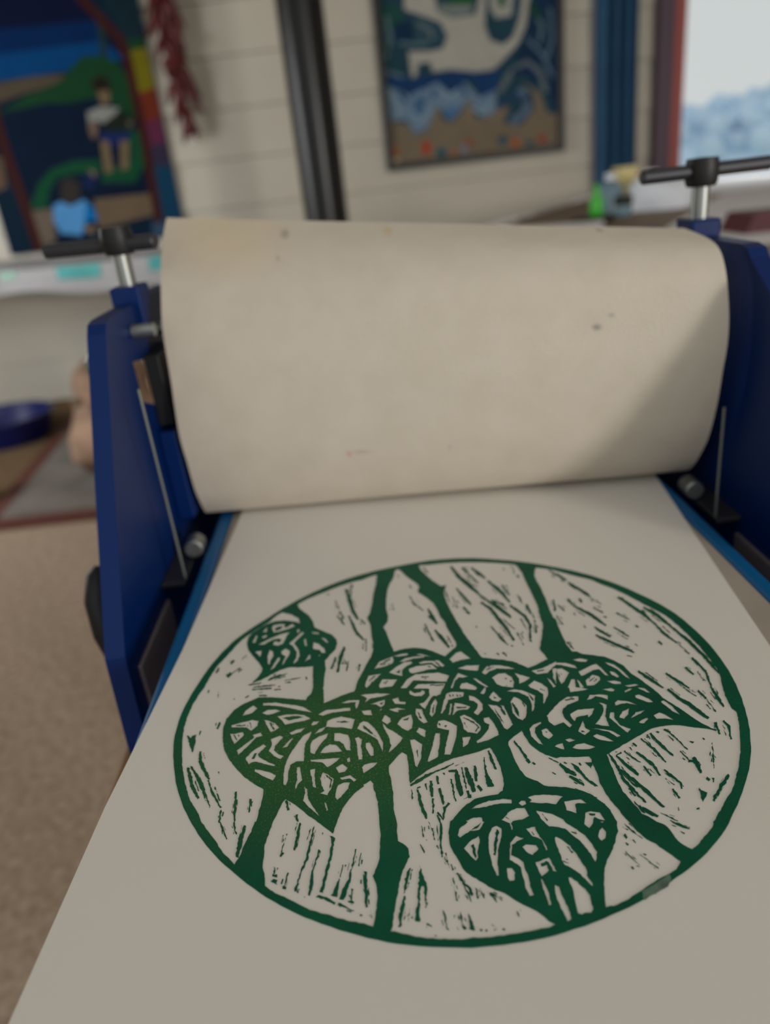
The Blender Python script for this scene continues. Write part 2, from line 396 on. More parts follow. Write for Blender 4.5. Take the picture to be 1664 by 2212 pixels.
ART = """34,62,76 136,2505 1312,2398 1314,846 -68,995
30,60,50 136,2505 566,2466 398,2023 68,2001
158,156,149 414,1924 559,1910 576,1792 660,1755 775,1761 815,1885 835,1883 819,1705 843,1640 910,1610 966,1639 1002,1716 1034,1864 1067,1861 1035,1684 992,1608 914,1545 857,1503 761,1501 624,1527 528,1525 518,1573 449,1568 445,1521 416,1506 407,1631 522,1620 590,1625 621,1679 586,1746 495,1783 404,1820
22,78,42 618,1904 782,1888 764,1807 644,1813
110,120,118 578,1825 764,1807 749,1769 668,1760 589,1791
150,150,145 855,1881 981,1869 962,1737 881,1733 850,1782
22,80,50 895,1877 941,1873 930,1779 897,1783
30,70,60 286,1837 380,1839 391,1748 288,1730
22,45,70 339,1765 453,1770 446,1685 343,1673
45,72,86 442,1788 572,1741 594,1671 537,1636 450,1656
24,46,72 1034,1655 1113,1856 1220,1846 1214,1247 1105,1442 969,1545
24,55,98 281,1538 415,1500 623,1515 829,1488 899,1511 859,1383 789,1377 732,1480 630,1418 551,1475 395,1430 277,1503
100,122,144 242,1500 395,1430 551,1475 616,1413 703,1459 775,1379 867,1406 862,1296 776,1280 719,1385 666,1329 607,1279 543,1366 478,1261 412,1236 363,1317 278,1313 235,1434
60,95,130 420,1403 492,1426 455,1326 400,1331
70,105,145 569,1345 654,1348 636,1294 594,1293
112,101,86 222,1319 361,1298 419,1229 478,1255 543,1366 566,1296 613,1272 680,1327 719,1385 748,1283 790,1272 891,1318 940,1319 895,1242 994,1220 1073,1293 1068,1367 1007,1428 1103,1370 1144,1267 1243,1244 1241,987 227,1030 222,1313
92,102,108 892,1384 964,1472 1037,1508 1093,1461 1124,1364 1152,1368 1118,1472 1038,1533 943,1491 868,1401
84,102,124 978,1394 1017,1304 930,1254 959,1221 1060,1289 1020,1403
22,44,78 968,1452 1023,1472 1082,1408 1113,1430 1036,1505 952,1486
40,60,92 887,1319 952,1356 1028,1327 1037,1353 947,1384 868,1344
24,50,90 393,1487 375,1435 385,1423 401,1427 420,1479 409,1491
24,50,90 476,1508 465,1461 478,1448 496,1454 507,1501 494,1514
24,50,90 614,1504 612,1432 628,1421 644,1429 645,1502 630,1512
150,60,38 441,1187 441,1142 464,1127 488,1140 488,1185 465,1201
36,78,92 519,1146 520,1120 547,1103 573,1119 572,1145 545,1162
150,88,50 602,1120 608,1112 628,1113 633,1131 626,1138 606,1137
120,118,140 655,1145 656,1125 677,1113 696,1126 695,1145 674,1157
140,62,46 687,1163 693,1153 716,1150 725,1168 719,1178 696,1181
32,74,92 862,1155 869,1142 903,1134 921,1159 914,1173 880,1181
160,84,40 937,1143 944,1123 970,1113 987,1131 981,1151 954,1161
36,78,92 1020,1126 1027,1113 1050,1107 1062,1125 1055,1138 1032,1144
140,52,42 1089,1145 1096,1129 1122,1121 1136,1139 1130,1155 1104,1163
150,98,56 265,1175 270,1155 298,1144 319,1164 313,1184 285,1194
190,170,150 276,1117 283,1107 302,1105 311,1121 305,1131 285,1133
130,60,45 804,1100 811,1093 827,1094 831,1108 824,1115 808,1114
88,110,118 300,1801 309,1699 280,1616 298,1611 328,1697 318,1802
88,110,118 362,1670 442,1653 511,1649 511,1663 444,1666 365,1683
88,110,118 1056,1769 1114,1674 1099,1604 1117,1600 1132,1676 1073,1775
80,104,118 1156,1751 1168,1614 1139,1530 1156,1524 1185,1611 1174,1751
80,104,120 1033,1621 1113,1544 1165,1433 1183,1438 1129,1552 1047,1631
88,110,118 279,1543 365,1511 374,1515 371,1524 285,1556 277,1552
28,66,52 1045,1764 1098,1708 1118,1708 1123,1725 1070,1781 1050,1781
28,66,52 255,1699 276,1639 295,1633 308,1647 288,1706 268,1712
120,142,156 292,1450 325,1368 313,1323 329,1319 341,1370 307,1454
120,142,156 395,1352 445,1288 505,1341 493,1351 446,1303 409,1360
120,142,156 557,1432 614,1388 664,1422 653,1433 615,1403 568,1443
120,142,156 719,1329 786,1296 849,1342 837,1353 783,1311 727,1341
30,58,98 333,1444 363,1393 373,1391 379,1399 349,1451 338,1453
30,58,98 526,1401 549,1435 545,1444 534,1444 510,1410 515,1401
30,58,98 665,1447 689,1396 702,1393 709,1402 684,1453 671,1456
30,58,98 817,1445 828,1396 840,1390 849,1398 837,1448 825,1453
98,108,112 461,1746 523,1713 531,1675 548,1677 536,1722 470,1758"""
pa = thing('painting', 'large unframed dark blue painting with two figures under a red-brown arch', 'painting', (-1.44, 4.56, zr(-0.188)))
x0, x1, z0, z1 = -1.955, -0.945, zr(-0.188), zr(1.16)
link('board', box((x0, 4.562, z0), (x1, 4.586, z1), 0.003), mat('painting_edge', rgb(20, 60, 90), 0.6), pa)
picture(PAINT, 4.5605, [(x0 + .003, z0 + .003), (x1 - .003, z0 + .003), (x1 - .003, z1 - .003), (x0 + .003, z1 - .003)], 'painted_face', pa)
fp = thing('framed_picture', 'black framed blue and sand coloured picture with white cut-out shape', 'picture', (0.74, 4.56, zr(0.02)))
fx0, fx1, fz0, fz1, fw = 0.24, 1.237, zr(0.018), zr(1.12), 0.036
bm = bmesh.new()
add_box(bm, (fx0, 4.545, fz0), (fx0 + fw, 4.588, fz1), 0.004); add_box(bm, (fx1 - fw, 4.545, fz0), (fx1, 4.588, fz1), 0.004)
add_box(bm, (fx0 + fw, 4.545, fz0), (fx1 - fw, 4.588, fz0 + fw), 0.004); add_box(bm, (fx0 + fw, 4.545, fz1 - fw), (fx1 - fw, 4.588, fz1), 0.004)
link('frame', bm, M['frame_black'], fp)
link('backing', box((fx0 + fw, 4.57, fz0 + fw), (fx1 - fw, 4.586, fz1 - fw)), M['frame_black'], fp)
picture(ART, 4.5685, [(fx0 + fw, fz0 + fw), (fx1 - fw, fz0 + fw), (fx1 - fw, fz1 - fw), (fx0 + fw, fz1 - fw)], 'picture_face', fp)

# chilli string
ch = thing('chilli_string', 'hanging string of dried dark red chillies between painting and stove pipe', 'chillies', (-0.82, 4.53, zr(0.28)))
link('string', rod((-0.826, 4.55, zr(0.36)), (-0.84, 4.55, 2.3), 0.006), M['string'], ch)
def pod_bm(L, r, bend):
    pts = []; rs = []
    for i in range(9):
        u = i / 8; pts.append((bend * u * u, 0, -L * u)); rs.append(max(0.0015, r * (math.sin(math.pi * min(1, 0.12 + 0.8 * u)) ** 0.6) * (1 - 0.55 * u)))
    return add_tube(bmesh.new(), pts, rs, 10)
core = link('chilli_bunch', add_tube(bmesh.new(), [(-0.809 - .001 * k + .012 * math.sin(k * 1.3), 4.53, zr(0.30 + .06 * k)) for k in range(20)], [.008 + .034 * min(1, k / 6) * (1 + .3 * math.sin(k * 2.1)) for k in range(20)], 14), M['chilli'], ch, True)
podm = [link('chilli', pod_bm(l, r, b), M['chilli'], ch, True) for l, r, b in ((0.11, 0.022, 0.02), (0.09, 0.024, -0.018), (0.13, 0.020, 0.022))]
rnd = random.Random(11)
for i in range(96):
    src = podm[i % 3]
    o = src if i < 3 else src.copy()
    if i >= 3: C.objects.link(o)
    u = i / 95; z = zr(0.39 + 1.05 * u); a = rnd.uniform(0, 2 * math.pi)
    tilt = rnd.uniform(0.1, 0.42) * (0.35 + 0.65 * min(1, u * 4))
    cxw = -0.808 - 0.02 * u + 0.02 * math.sin(i * 0.7)
    o.matrix_parent_inverse = Matrix()
    wm = Matrix.Translation((cxw + 0.036 * math.cos(a) * min(1, .15 + u * 4), 4.515 - 0.022 * abs(math.sin(a)), z)) @ Matrix.Rotation(a, 4, 'Z') @ Matrix.Rotation(-tilt, 4, 'Y') @ Matrix.Scale(rnd.uniform(.85, 1.15), 4)
    o.parent = ch; o.matrix_basis = Matrix.Translation(-Vector(ch.location)) @ wm

# ------------------------------------------------------------------ left bench with papers
be = thing('wall_bench', 'narrow tan bench against the board wall under the large painting', 'bench', (-1.7, 4.25, 0))
link('bench_top', box((-2.9, 3.95, zr(-0.275)), (-0.62, 4.585, zr(-0.24)), 0.004), M['benchwood'], be)
for x in (-2.8, -0.72):
    link('leg', box((x - .03, 4.42, 0.03 if x > -1.6 else 0.008), (x + .03, 4.48, zr(-0.275)), 0.003), M['benchwood'], be)
# draped sheet with teal prints
def sheet_pt(u, v):      # u along the bench, v from the back edge, over the front and down
    x = -2.62 + 1.72 * u
    lift = max(0.0, 0.055 - 0.075 * u) + 0.003
    drop = 0.085 + 0.10 * max(0, u - 0.35) + 0.012 * math.sin(u * 19)
    if v < 0.6:
        y = 4.52 - (v / 0.6) * 0.60; z = zr(-0.24) + lift * (1 - 0.5 * v / 0.6) + 0.004 * (1 + math.sin(u * 31 + v * 9)) * 0.5
    else:
        w = (v - 0.6) / 0.4; y = 3.92 - 0.018 * math.sin(min(1, w * 3) * math.pi / 2) - 0.01 * math.sin(u * 23) * w
        z = zr(-0.24) + lift * 0.5 + 0.002 - (drop + lift * .5) * w
    return Vector((x, y, z))
def sheet_bm(u0, u1, v0, v1, nu, nv, off):
    bm = bmesh.new(); g = []
    for i in range(nu + 1):
        row = []
        for j in range(nv + 1):
            u, v = u0 + (u1 - u0) * i / nu, v0 + (v1 - v0) * j / nv
            p = sheet_pt(u, v); du = sheet_pt(u + .01, v) - sheet_pt(u - .01, v); dv = sheet_pt(u, v + .02) - sheet_pt(u, v - .02)
            n_ = dv.cross(du).normalized()
            if n_.z < 0 and v < .6 or n_.y > 0 and v >= .6: n_ = -n_
            row.append(bm.verts.new(p + n_ * off))
        g.append(row)
    for a, b in zip(g, g[1:]):
        for k in range(nv): bm.faces.new((a[k], b[k], b[k + 1], a[k + 1]))
    return bm
ps = thing('paper_sheet', 'long white sheet with teal prints draped over the bench front', 'paper', (-1.7, 4.2, zr(-0.23)))
b_ = sheet_bm(0, 1, 0, 1, 60, 24, 0); bmesh.ops.solidify(b_, geom=b_.faces[:], thickness=0.002)
link('sheet', b_, M['white'], ps, True)
link('teal_print', sheet_bm(0.665, 0.79, 0.62, 0.80, 10, 8, 0.004), M['teal_ink'], ps, True)
link('teal_print', sheet_bm(0.93, 0.98, 0.62, 0.8, 8, 8, 0.004), M['teal_ink'], ps, True)
link('green_print', sheet_bm(0.40, 0.49, 0.62, 0.78, 10, 8, 0.004), M['pale_green_ink'], ps, True)
link('green_print', sheet_bm(0.505, 0.55, 0.63, 0.75, 10, 8, 0.004), M['pale_green_ink'], ps, True)

# things on the floor at the left
tb = thing('tub', 'round blue plastic tub on the brown mat near the board wall', 'tub', (-1.92, 3.79, 0.008))
link('basin', lathe([(0.215, 0), (0.235, 0.06), (0.25, 0.12), (0.262, 0.124), (0.262, 0.132), (0.24, 0.13), (0.224, 0.06), (0.205, 0.012), (0.0, 0.012)], (-1.92, 3.79, 0.008), 56), M['bluetub'], tb, True)
lw = thing('driftwood_stump', 'tan weathered driftwood stump standing on the grey hearth', 'wood', (-1.06, 3.07, 0.0265))
wob = lambda a, z: 1 + 0.20 * noise.noise((math.cos(a) * 1.6, math.sin(a) * 1.6, z * 4)) + 0.07 * math.sin(5 * a + z * 9)
link('stump', lathe([(0.10, 0), (0.17, 0.03), (0.205, 0.10), (0.20, 0.18), (0.165, 0.27), (0.15, 0.33), (0.16, 0.38), (0.14, 0.43), (0.09, 0.47), (0.03, 0.49), (0, 0.492)], (-1.06, 3.07, 0.0265), 48, wob), M['driftwood'], lw, True)
link('knot', lathe([(0, -0.02), (0.022, -0.012), (0.026, 0.006), (0.012, 0.016), (0, 0.018)], (-1.17, 2.93, 0.36), 20), M['benchwood'], lw, True)
wt = thing('white_tub', 'small white plastic tub on the brown mat at the left edge', 'tub', (-1.67, 2.88, 0.008))
link('tub_body', lathe([(0.07, 0), (0.085, 0.13), (0.09, 0.135), (0.08, 0.135), (0.066, 0.01), (0, 0.01)], (-1.67, 2.88, 0.008)), M['plastic_white'], wt, True)

# ------------------------------------------------------------------ right work table and what lies on it
TT = zr(-0.19); N0 = Vector((-0.03, 1.76)); EU = Vector((0.527, 0.85)).normalized(); EV = Vector((EU.y, -EU.x))
def tp(a, b): return N0 + EU * a + EV * b
wtab = thing('work_table', 'long tan work table with white edge strip running to the window', 'table', (*tp(1.55, .5), 0))
def tq(a0, a1, b0, b1, z0, z1): return quad_slab([tp(a0, b0), tp(a1, b0), tp(a1, b1), tp(a0, b1)], z0, z1)
link('table_top', tq(0, 3.08, 0, 1.05, TT - 0.03, TT), M['benchwood'], wtab)
link('edge_strip', tq(0, 3.08, -0.012, 0.0, TT - 0.035, TT + 0.012), M['white'], wtab)
for a, b in ((.12, .1), (2.95, .1), (.12, .95), (2.95, .95)):
    link('leg', tq(a - .03, a + .03, b - .03, b + .03, 0.03 if tp(a, b).x < .8 and tp(a, b).y > 2.55 else 0.0, TT - 0.03), M['benchwood'], wtab)
def sheet_on(label, a0, a1, b0, b1, h=0.0012):
    return tag(link('paper_sheet', tq(a0, a1, b0, b1, TT + 0.0004, TT + 0.0004 + h), M['white']), label, 'paper')
sheet_on('white paper pad at the near left end of the work table', 0.15, 0.74, 0.03, 0.40, 0.012)
sheet_on('wide white paper spread on the work table behind the right press handle', 0.12, 1.62, 0.60, 1.03)
sheet_on('white paper sheet far along the work table under the window', 1.68, 2.9, 0.30, 1.02)

def on_ray(kx, y): return (kx * y, y)
bt = thing('glue_bottle', 'bright green plastic bottle standing on the work table by the curtain', 'bottle', (0.747, 2.40, TT))
link('bottle_body', lathe([(0.018, 0), (0.021, 0.004), (0.021, 0.05), (0.017, 0.062), (0.009, 0.068), (0.009, 0.074)], (0.747, 2.40, TT)), M['greenplastic'], bt, True)
link('nozzle', lathe([(0.010, 0.072), (0.010, 0.08), (0.004, 0.098), (0.003, 0.1)], (0.747, 2.40, TT)), M['greenplastic'], bt, True)
ja = thing('ink_jar', 'small grey jar with round black lid next to the green bottle', 'jar', (0.822, 2.38, TT))
link('jar_body', lathe([(0.024, 0), (0.027, 0.004), (0.027, 0.03), (0.024, 0.034)], (0.822, 2.38, TT)), M['greyglass'], ja, True)
link('lid', lathe([(0.027, 0.033), (0.028, 0.036), (0.028, 0.056), (0.026, 0.059), (0, 0.059)], (0.822, 2.38, TT)), M['blackmat'], ja, True)
jb = thing('solvent_bottle', 'blue-grey bottle standing behind the black lidded jar', 'bottle', (0.84, 2.56, TT))
link('bottle_body', lathe([(0.036, 0), (0.04, 0.005), (0.04, 0.075), (0.03, 0.09), (0.014, 0.096), (0.014, 0.104)], (0.84, 2.56, TT)), M['greyglass'], jb, True)
link('cap', lathe([(0.017, 0.1), (0.017, 0.118), (0.015, 0.12), (0, 0.12)], (0.84, 2.56, TT)), M['plastic_white'], jb, True)
tr = thing('ink_tray', 'shallow black tray under the green bottle on the work table', 'tray', (0.72, 2.33, TT))
link('tray_dish', lathe([(0.05, 0), (0.062, 0.003), (0.066, 0.012), (0.063, 0.012), (0.058, 0.005), (0, 0.004)], (0.70, 2.29, TT + .0008)), M['blackmat'], tr, True)
bm = bmesh.new(); bmesh.ops.create_icosphere(bm, subdivisions=5, radius=1)
for v in bm.verts:
    d = v.co.copy(); k = 1 + 0.22 * noise.noise(d * 1.7 + Vector((3, 1, 2))) + 0.10 * abs(noise.noise(d * 5)) - 0.05
    z = d.z * 0.10 * k
    v.co = (1.005 + d.x * 0.125 * k, 2.52 + d.y * 0.09 * k, TT + 0.001 + max(0, z * (1.05 - 0.30 * d.x) + 0.012))
tag(link('plastic_bag', bm, M['plastic_white'], None, True), 'crumpled white plastic bag on the work table below the window', 'bag')
tag(link('card_box', box((0.925, 2.72, TT), (0.985, 2.80, TT + 0.13), 0.002), M['yellow']), 'small pale yellow card box behind the white plastic bag', 'box')
tag(link('red_pot', lathe([(0.02, 0), (0.026, 0.1), (0.024, 0.1), (0.018, 0.006), (0, 0.006)], (1.05, 2.83, TT)), M['redplastic'], None, True), 'small red pot behind the white plastic bag', 'pot')
tag(link('maroon_box', prism([(0, 0), (0.13, 0), (0.13, 0.035), (0.018, 0.037)], [], lambda u, v, t: (0.80 + u, 1.58 + 0.12 * t, TT + 0.002 + v), 1), M['maroon']), 'flat maroon box lying on the work table at the right edge', 'box')

# ------------------------------------------------------------------ the wooden stand
st = thing('press_stand', 'tan wooden stand carrying the blue printing press', 'table', (0.04, 0.35, 0))
PT = zr(-0.285)
link('stand_top', box((-0.167, 0.0, PT - 0.03), (0.26, 0.86, PT), 0.003), M['tabletop'], st)
for x in (-0.13, 0.22):
    for y in (0.06, 0.80):
        link('leg', box((x - .025, y - .025, 0), (x + .025, y + .025, PT - 0.03), 0.003), M['tabletop'], st)

# ------------------------------------------------------------------ etching press
pr = thing('printing_press', 'blue cast etching press with black screw handles and white felt', 'press', (0.037, 0.5, PT))
ZT = zr(-0.0565)
def cheek(x_in, x_out, name, front):
    Y = lambda y, z: (y, zr(z))
    outer = [Y(.319, -.285), Y(.319, -.262), Y(.324, -.211)] + [Y(*q) for q in front] + [Y(.421, -.063), Y(.426, -.058), Y(.434, -.0565), Y(.59, -.0565), Y(.60, -.062), Y(.70, -.211), Y(.706, -.262), Y(.706, -.285)]
    slot = [Y(.456, -.0865), Y(.535, -.098), Y(.535, -.14), Y(.457, -.112)]
    bm = prism(outer, [slot], lambda u, v, t: (x_in + (x_out - x_in) * t, u, v), 1)
    return link(name, bm, M['bluepaint'], pr)
for s, xi, xo, xr in ((-1, -0.142, -0.1525, -0.1268), (1, 0.2175, 0.228, 0.2018)):
    cheek(xi, xo, 'side_frame', [(.372, -.137)] if s < 0 else [(.347, -.15), (.372, -.107), (.398, -.078)])  # right frame's unseen front edge bulged to shape its shadow on the felt
    xc = (xi + xo) / 2
    # block, screw, hub, handle
    link('screw_block', box((xc - .0095, .49, zr(-.075)), (xc + .0095, .515, zr(-.0465)), .0015), M['bluepaint'], pr)
    sc = link('pressure_screw', rod((xc, .502, zr(-.06)), (xc, .502, zr(-.020)), .0055, 24), M['steel'], pr, True)
    link('screw_hub', lathe([(.0085, -.0275), (.0098, -.025), (.0102, -.016), (.0094, -.0112), (0, -.0107)], (xc, .502, EYE), 32), M['blackmat'], pr, True)
    dirn = Vector((1, 0.10 * s, 0)).normalized() if s > 0 else Vector((1, -0.32, 0)).normalized()
    c = Vector((xc, .502, zr(-.0185))) + (Vector((0, 0, -.003)) if s < 0 else Vector((0, 0, 0)))
    hb = link('handle_bar', rod(c - dirn * .040, c + dirn * .046, .0043, 20, .001) if s > 0 else rod(c - dirn * .055, c + dirn * .027, .0046, 20, .001), M['iron'], pr, True)
    # bearing block in the slot, bed guide, stop wire
    link('bearing_block', box((xi - .004 * s - (.004 if s < 0 else -.004),   .478, zr(-.135)), (xi - s * .010, .53, zr(-.088)), .001), M['blackmat'], pr)
    link('lower_block', box((min(xi, xi - s * .012), .47, zr(-.2)), (max(xi, xi - s * .012), .54, zr(-.137)), .0015), M['bluepaint'], pr)
    link('guide_wire', rod((xr, .405, zr(-.212)), (xr, .405, zr(-.092) if s < 0 else zr(-.142)), .0009, 12), M['wire'], pr, True)
    link('guide_roller', rod((xr - s * .001, .432, zr(-.206)), (xr - s * .001 , .446, zr(-.206)), .0062, 24, .001), M['steel'], pr, True)
    link('guide_arm', box((min(xr, xi), .403, zr(-.216)), (max(xr, xi), .450, zr(-.2125)), .0008), M['iron'], pr)
    link('reflection_plate', box((min(xi, xi - s * .003), .334, zr(-.256)), (max(xi, xi - s * .003), .405, zr(-.224)), .0014, 3), M['reflection'], pr)  # added plate, its grey stands in for a reflection on the inner face
# bolts on the left frame
link('bolt_head', lathe([(.009, 0), (.009, .007), (.007, .009), (0, .009)], (0, 0, 0), 6), M['steel'], pr).matrix_basis = Matrix.Translation((-0.1525, .437, zr(-.083))) @ Matrix.Rotation(-math.pi / 2, 4, 'Y')
link('tie_bar', rod((-0.142, .512, zr(-.077)), (0.2175, .512, zr(-.077)), .0042, 24), M['steel'], pr, True)
link('stop_peg', rod((-0.142, .468, zr(-.0705)), (-0.1272, .468, zr(-.0705)), .0042, 24, .0006), M['steel'], pr, True)
link('upper_roller', rod((-0.124, .58, zr(-.155)), (0.200, .58, zr(-.155)), .045, 64, .002), M['steel'], pr, True)
link('lower_roller', rod((-0.124, .58, zr(-.252)), (0.200, .58, zr(-.252)), .028, 48, .002), M['steel'], pr, True)
link('roller_shaft', rod((-0.1525, .58, zr(-.155)), (0.228, .58, zr(-.155)), .011, 32), M['steel'], pr, True)
link('base_plate', box((-0.142, .33, PT), (0.2175, .69, PT + .004), .001), M['bluepaint'], pr)
# crank at the left
ck = link('crank', rod((-0.1525, .58, zr(-.155)), (-0.178, .58, zr(-.155)), .010, 24), M['blackmat'], pr, True)
link('crank_arm', add_tube(bmesh.new(), [(-0.176, .58, zr(-.155)), (-0.178, .50, zr(-.18)), (-0.178, .425, zr(-.206))], [.007, .006, .006], 16), M['blackmat'], ck, True)
link('crank_grip', add_tube(bmesh.new(), [(-0.1745, .402, zr(-.196)), (-0.1755, .398, zr(-.200)), (-0.176, .390, zr(-.212)), (-0.1755, .386, zr(-.232)), (-0.173, .386, zr(-.250)), (-0.170, .388, zr(-.256))], [.004, .0075, .0085, .008, .007, .004], 20), M['blackmat'], ck, True)
# bed
link('bed_board', box((-0.1085, 0.03, BED - .012), (0.1815, 0.95, BED), .0008), M['bedgrey'], pr)
for xa, xb in ((-0.1185, -0.1087), (0.1817, 0.1915)):
    link('bed_rail', box((xa, 0.03, BED - .016), (xb, 0.95, BED + .0004), .0022), M['bluerail'], pr)

# ------------------------------------------------------------------ felt blanket thrown forward over the roller
def cr(pts, n):
    out = []; m = len(pts)
    for i in range(m - 1):
        p0, p1, p2, p3 = pts[max(0, i - 1)], pts[i], pts[i + 1], pts[min(m - 1, i + 2)]
        for k in range(n):
            t = k / n
            out.append(tuple(0.5 * (2 * p1[j] + (p2[j] - p0[j]) * t + (2 * p0[j] - 5 * p1[j] + 4 * p2[j] - p3[j]) * t * t + (3 * p1[j] - p0[j] - 3 * p2[j] + p3[j]) * t ** 3) for j in range(2)))
    out.append(tuple(pts[-1])); return out
FB = -.2062
LP = [(.62, FB), (.56, FB), (.51, FB), (.488, -.2045), (.475, -.191), (.468, -.172), (.4645, -.150), (.466, -.126), (.470, -.103), (.479, -.081), (.489, -.062), (.504, -.044), (.527, -.027), (.558, -.0105)]
RP = [(.62, FB), (.55, FB), (.49, FB), (.464, -.2045), (.449, -.195), (.438, -.183), (.428, -.166), (.422, -.148), (.417, -.126), (.415, -.107), (.418, -.082), (.424, -.066), (.440, -.055), (.482, -.0495)]
LS, RS = cr(LP, 6), cr(RP, 6)
bm = bmesh.new(); nx = 48; g = []; uvl = bm.loops.layers.uv.new('UVMap')
for i in range(nx + 1):
    u = i / nx; row = []
    for j in range(len(LS)):
        v = j / (len(LS) - 1)
        y = LS[j][0] * (1 - u) + RS[j][0] * u; z = LS[j][1] * (1 - u) + RS[j][1] * u
        x = -0.1265 + 0.332 * u
        if v > 0.25: y += 0.0015 * math.sin(u * 5 + v * 3); x += 0.0012 * noise.noise((0, v * 9, u))
        row.append(bm.verts.new((x, y, zr(z))))
    g.append(row)
for i in range(nx):
    for j in range(len(LS) - 1):
        f = bm.faces.new((g[i][j], g[i + 1][j], g[i + 1][j + 1], g[i][j + 1]))
        m_ = len(LS) - 1
        for lp, (a, b) in zip(f.loops, ((i, j), (i + 1, j), (i + 1, j + 1), (i, j + 1))): lp[uvl].uv = (a / nx, b / m_)
bmesh.ops.recalc_face_normals(bm, faces=bm.faces[:])
bmesh.ops.solidify(bm, geom=bm.faces[:], thickness=0.0032)
fm = mat('cream_press_felt', rgb(212, 200, 184), 0.95, spec=0.1, col2=rgb(206, 194, 177), noise_scale=45, bump=0.5, bump_scale=1300)
nt = fm.node_tree; bs = nt.nodes['Principled BSDF']; bs.inputs['Sheen Weight'].default_value = 0.15
src = bs.inputs['Base Color'].links[0].from_socket
uvn = nt.nodes.new('ShaderNodeTexCoord')
for (uu, vv, su, sv, col, amt) in ((.25, .955, .012, .018, rgb(120, 112, 100), .6), (.235, .89, .006, .012, rgb(150, 140, 128), .5), (.785, .72, .011, .008, rgb(110, 108, 104), .6), (.81, .74, .008, .006, rgb(150, 146, 140), .5), (.325, .44, .006, .012, rgb(200, 120, 110), .5), (.35, .445, .03, .007, rgb(170, 140, 128), .45), (.45, .965, .012, .02, rgb(200, 165, 100), .5), (.84, .975, .008, .012, rgb(120, 110, 104), .6), (.13, .97, .16, .16, rgb(218, 196, 158), .5), (.52, .45, .004, .012, rgb(170, 160, 150), .5)):
    mp = nt.nodes.new('ShaderNodeMapping'); mp.inputs['Location'].default_value = (-uu / su, -vv / sv, 0); mp.inputs['Scale'].default_value = (1 / su, 1 / sv, 0)
    nt.links.new(uvn.outputs['UV'], mp.inputs['Vector'])
    le = nt.nodes.new('ShaderNodeVectorMath'); le.operation = 'LENGTH'; nt.links.new(mp.outputs['Vector'], le.inputs[0])
    mr = nt.nodes.new('ShaderNodeMapRange'); mr.inputs['From Min'].default_value = 0.3; mr.inputs['From Max'].default_value = 1.0; mr.inputs['To Min'].default_value = amt; mr.inputs['To Max'].default_value = 0
    nt.links.new(le.outputs['Value'], mr.inputs['Value'])
    mx = nt.nodes.new('ShaderNodeMix'); mx.data_type = 'RGBA'; mx.inputs[7].default_value = col
    nt.links.new(mr.outputs['Result'], mx.inputs[0]); nt.links.new(src, mx.inputs[6]); src = mx.outputs[2]
nt.links.new(src, bs.inputs['Base Color'])
tag(link('felt_blanket', bm, fm, None, True), 'thick cream felt blanket folded up over the press roller', 'felt')

# ------------------------------------------------------------------ the sheet of paper and its print
CX, CY = (0.01958,0.26307)
paper = thing('paper_print', 'white paper with round green linocut print lying on the press bed', 'print', (CX, CY, BED + .001))
edgeL = [(.052, -.1285), (.1388, -.1235), (.2173, -.1196), (.3199, -.1103), (.4548, -.1034), (.56, -.098)]
edgeR = [(.052, .1375), (.1388, .1472), (.2173, .1567), (.3199, .1695), (.4548, .1869), (.56, .199)]
def interp(e, y):
    for (y0, a), (y1, b) in zip(e, e[1:]):
        if y <= y1: return a + (b - a) * (y - y0) / (y1 - y0)
    return e[-1][1]
bm = bmesh.new(); g = []
for j in range(41):
    y = .052 + (.56 - .052) * j / 40; a, b = interp(edgeL, y), interp(edgeR, y)
    g.append([bm.verts.new((a + (b - a) * i / 20, y, BED + .0016)) for i in range(21)])
for a, b in zip(g, g[1:]):
    for k in range(20): bm.faces.new((a[k], a[k + 1], b[k + 1], b[k]))
bmesh.ops.recalc_face_normals(bm, faces=bm.faces[:])
geo = bmesh.ops.extrude_face_region(bm, geom=bm.faces[:])
for v in [e for e in geo['geom'] if isinstance(e, bmesh.types.BMVert)]: v.co.z -= 0.0009
link('sheet', bm, M['paper'], paper)
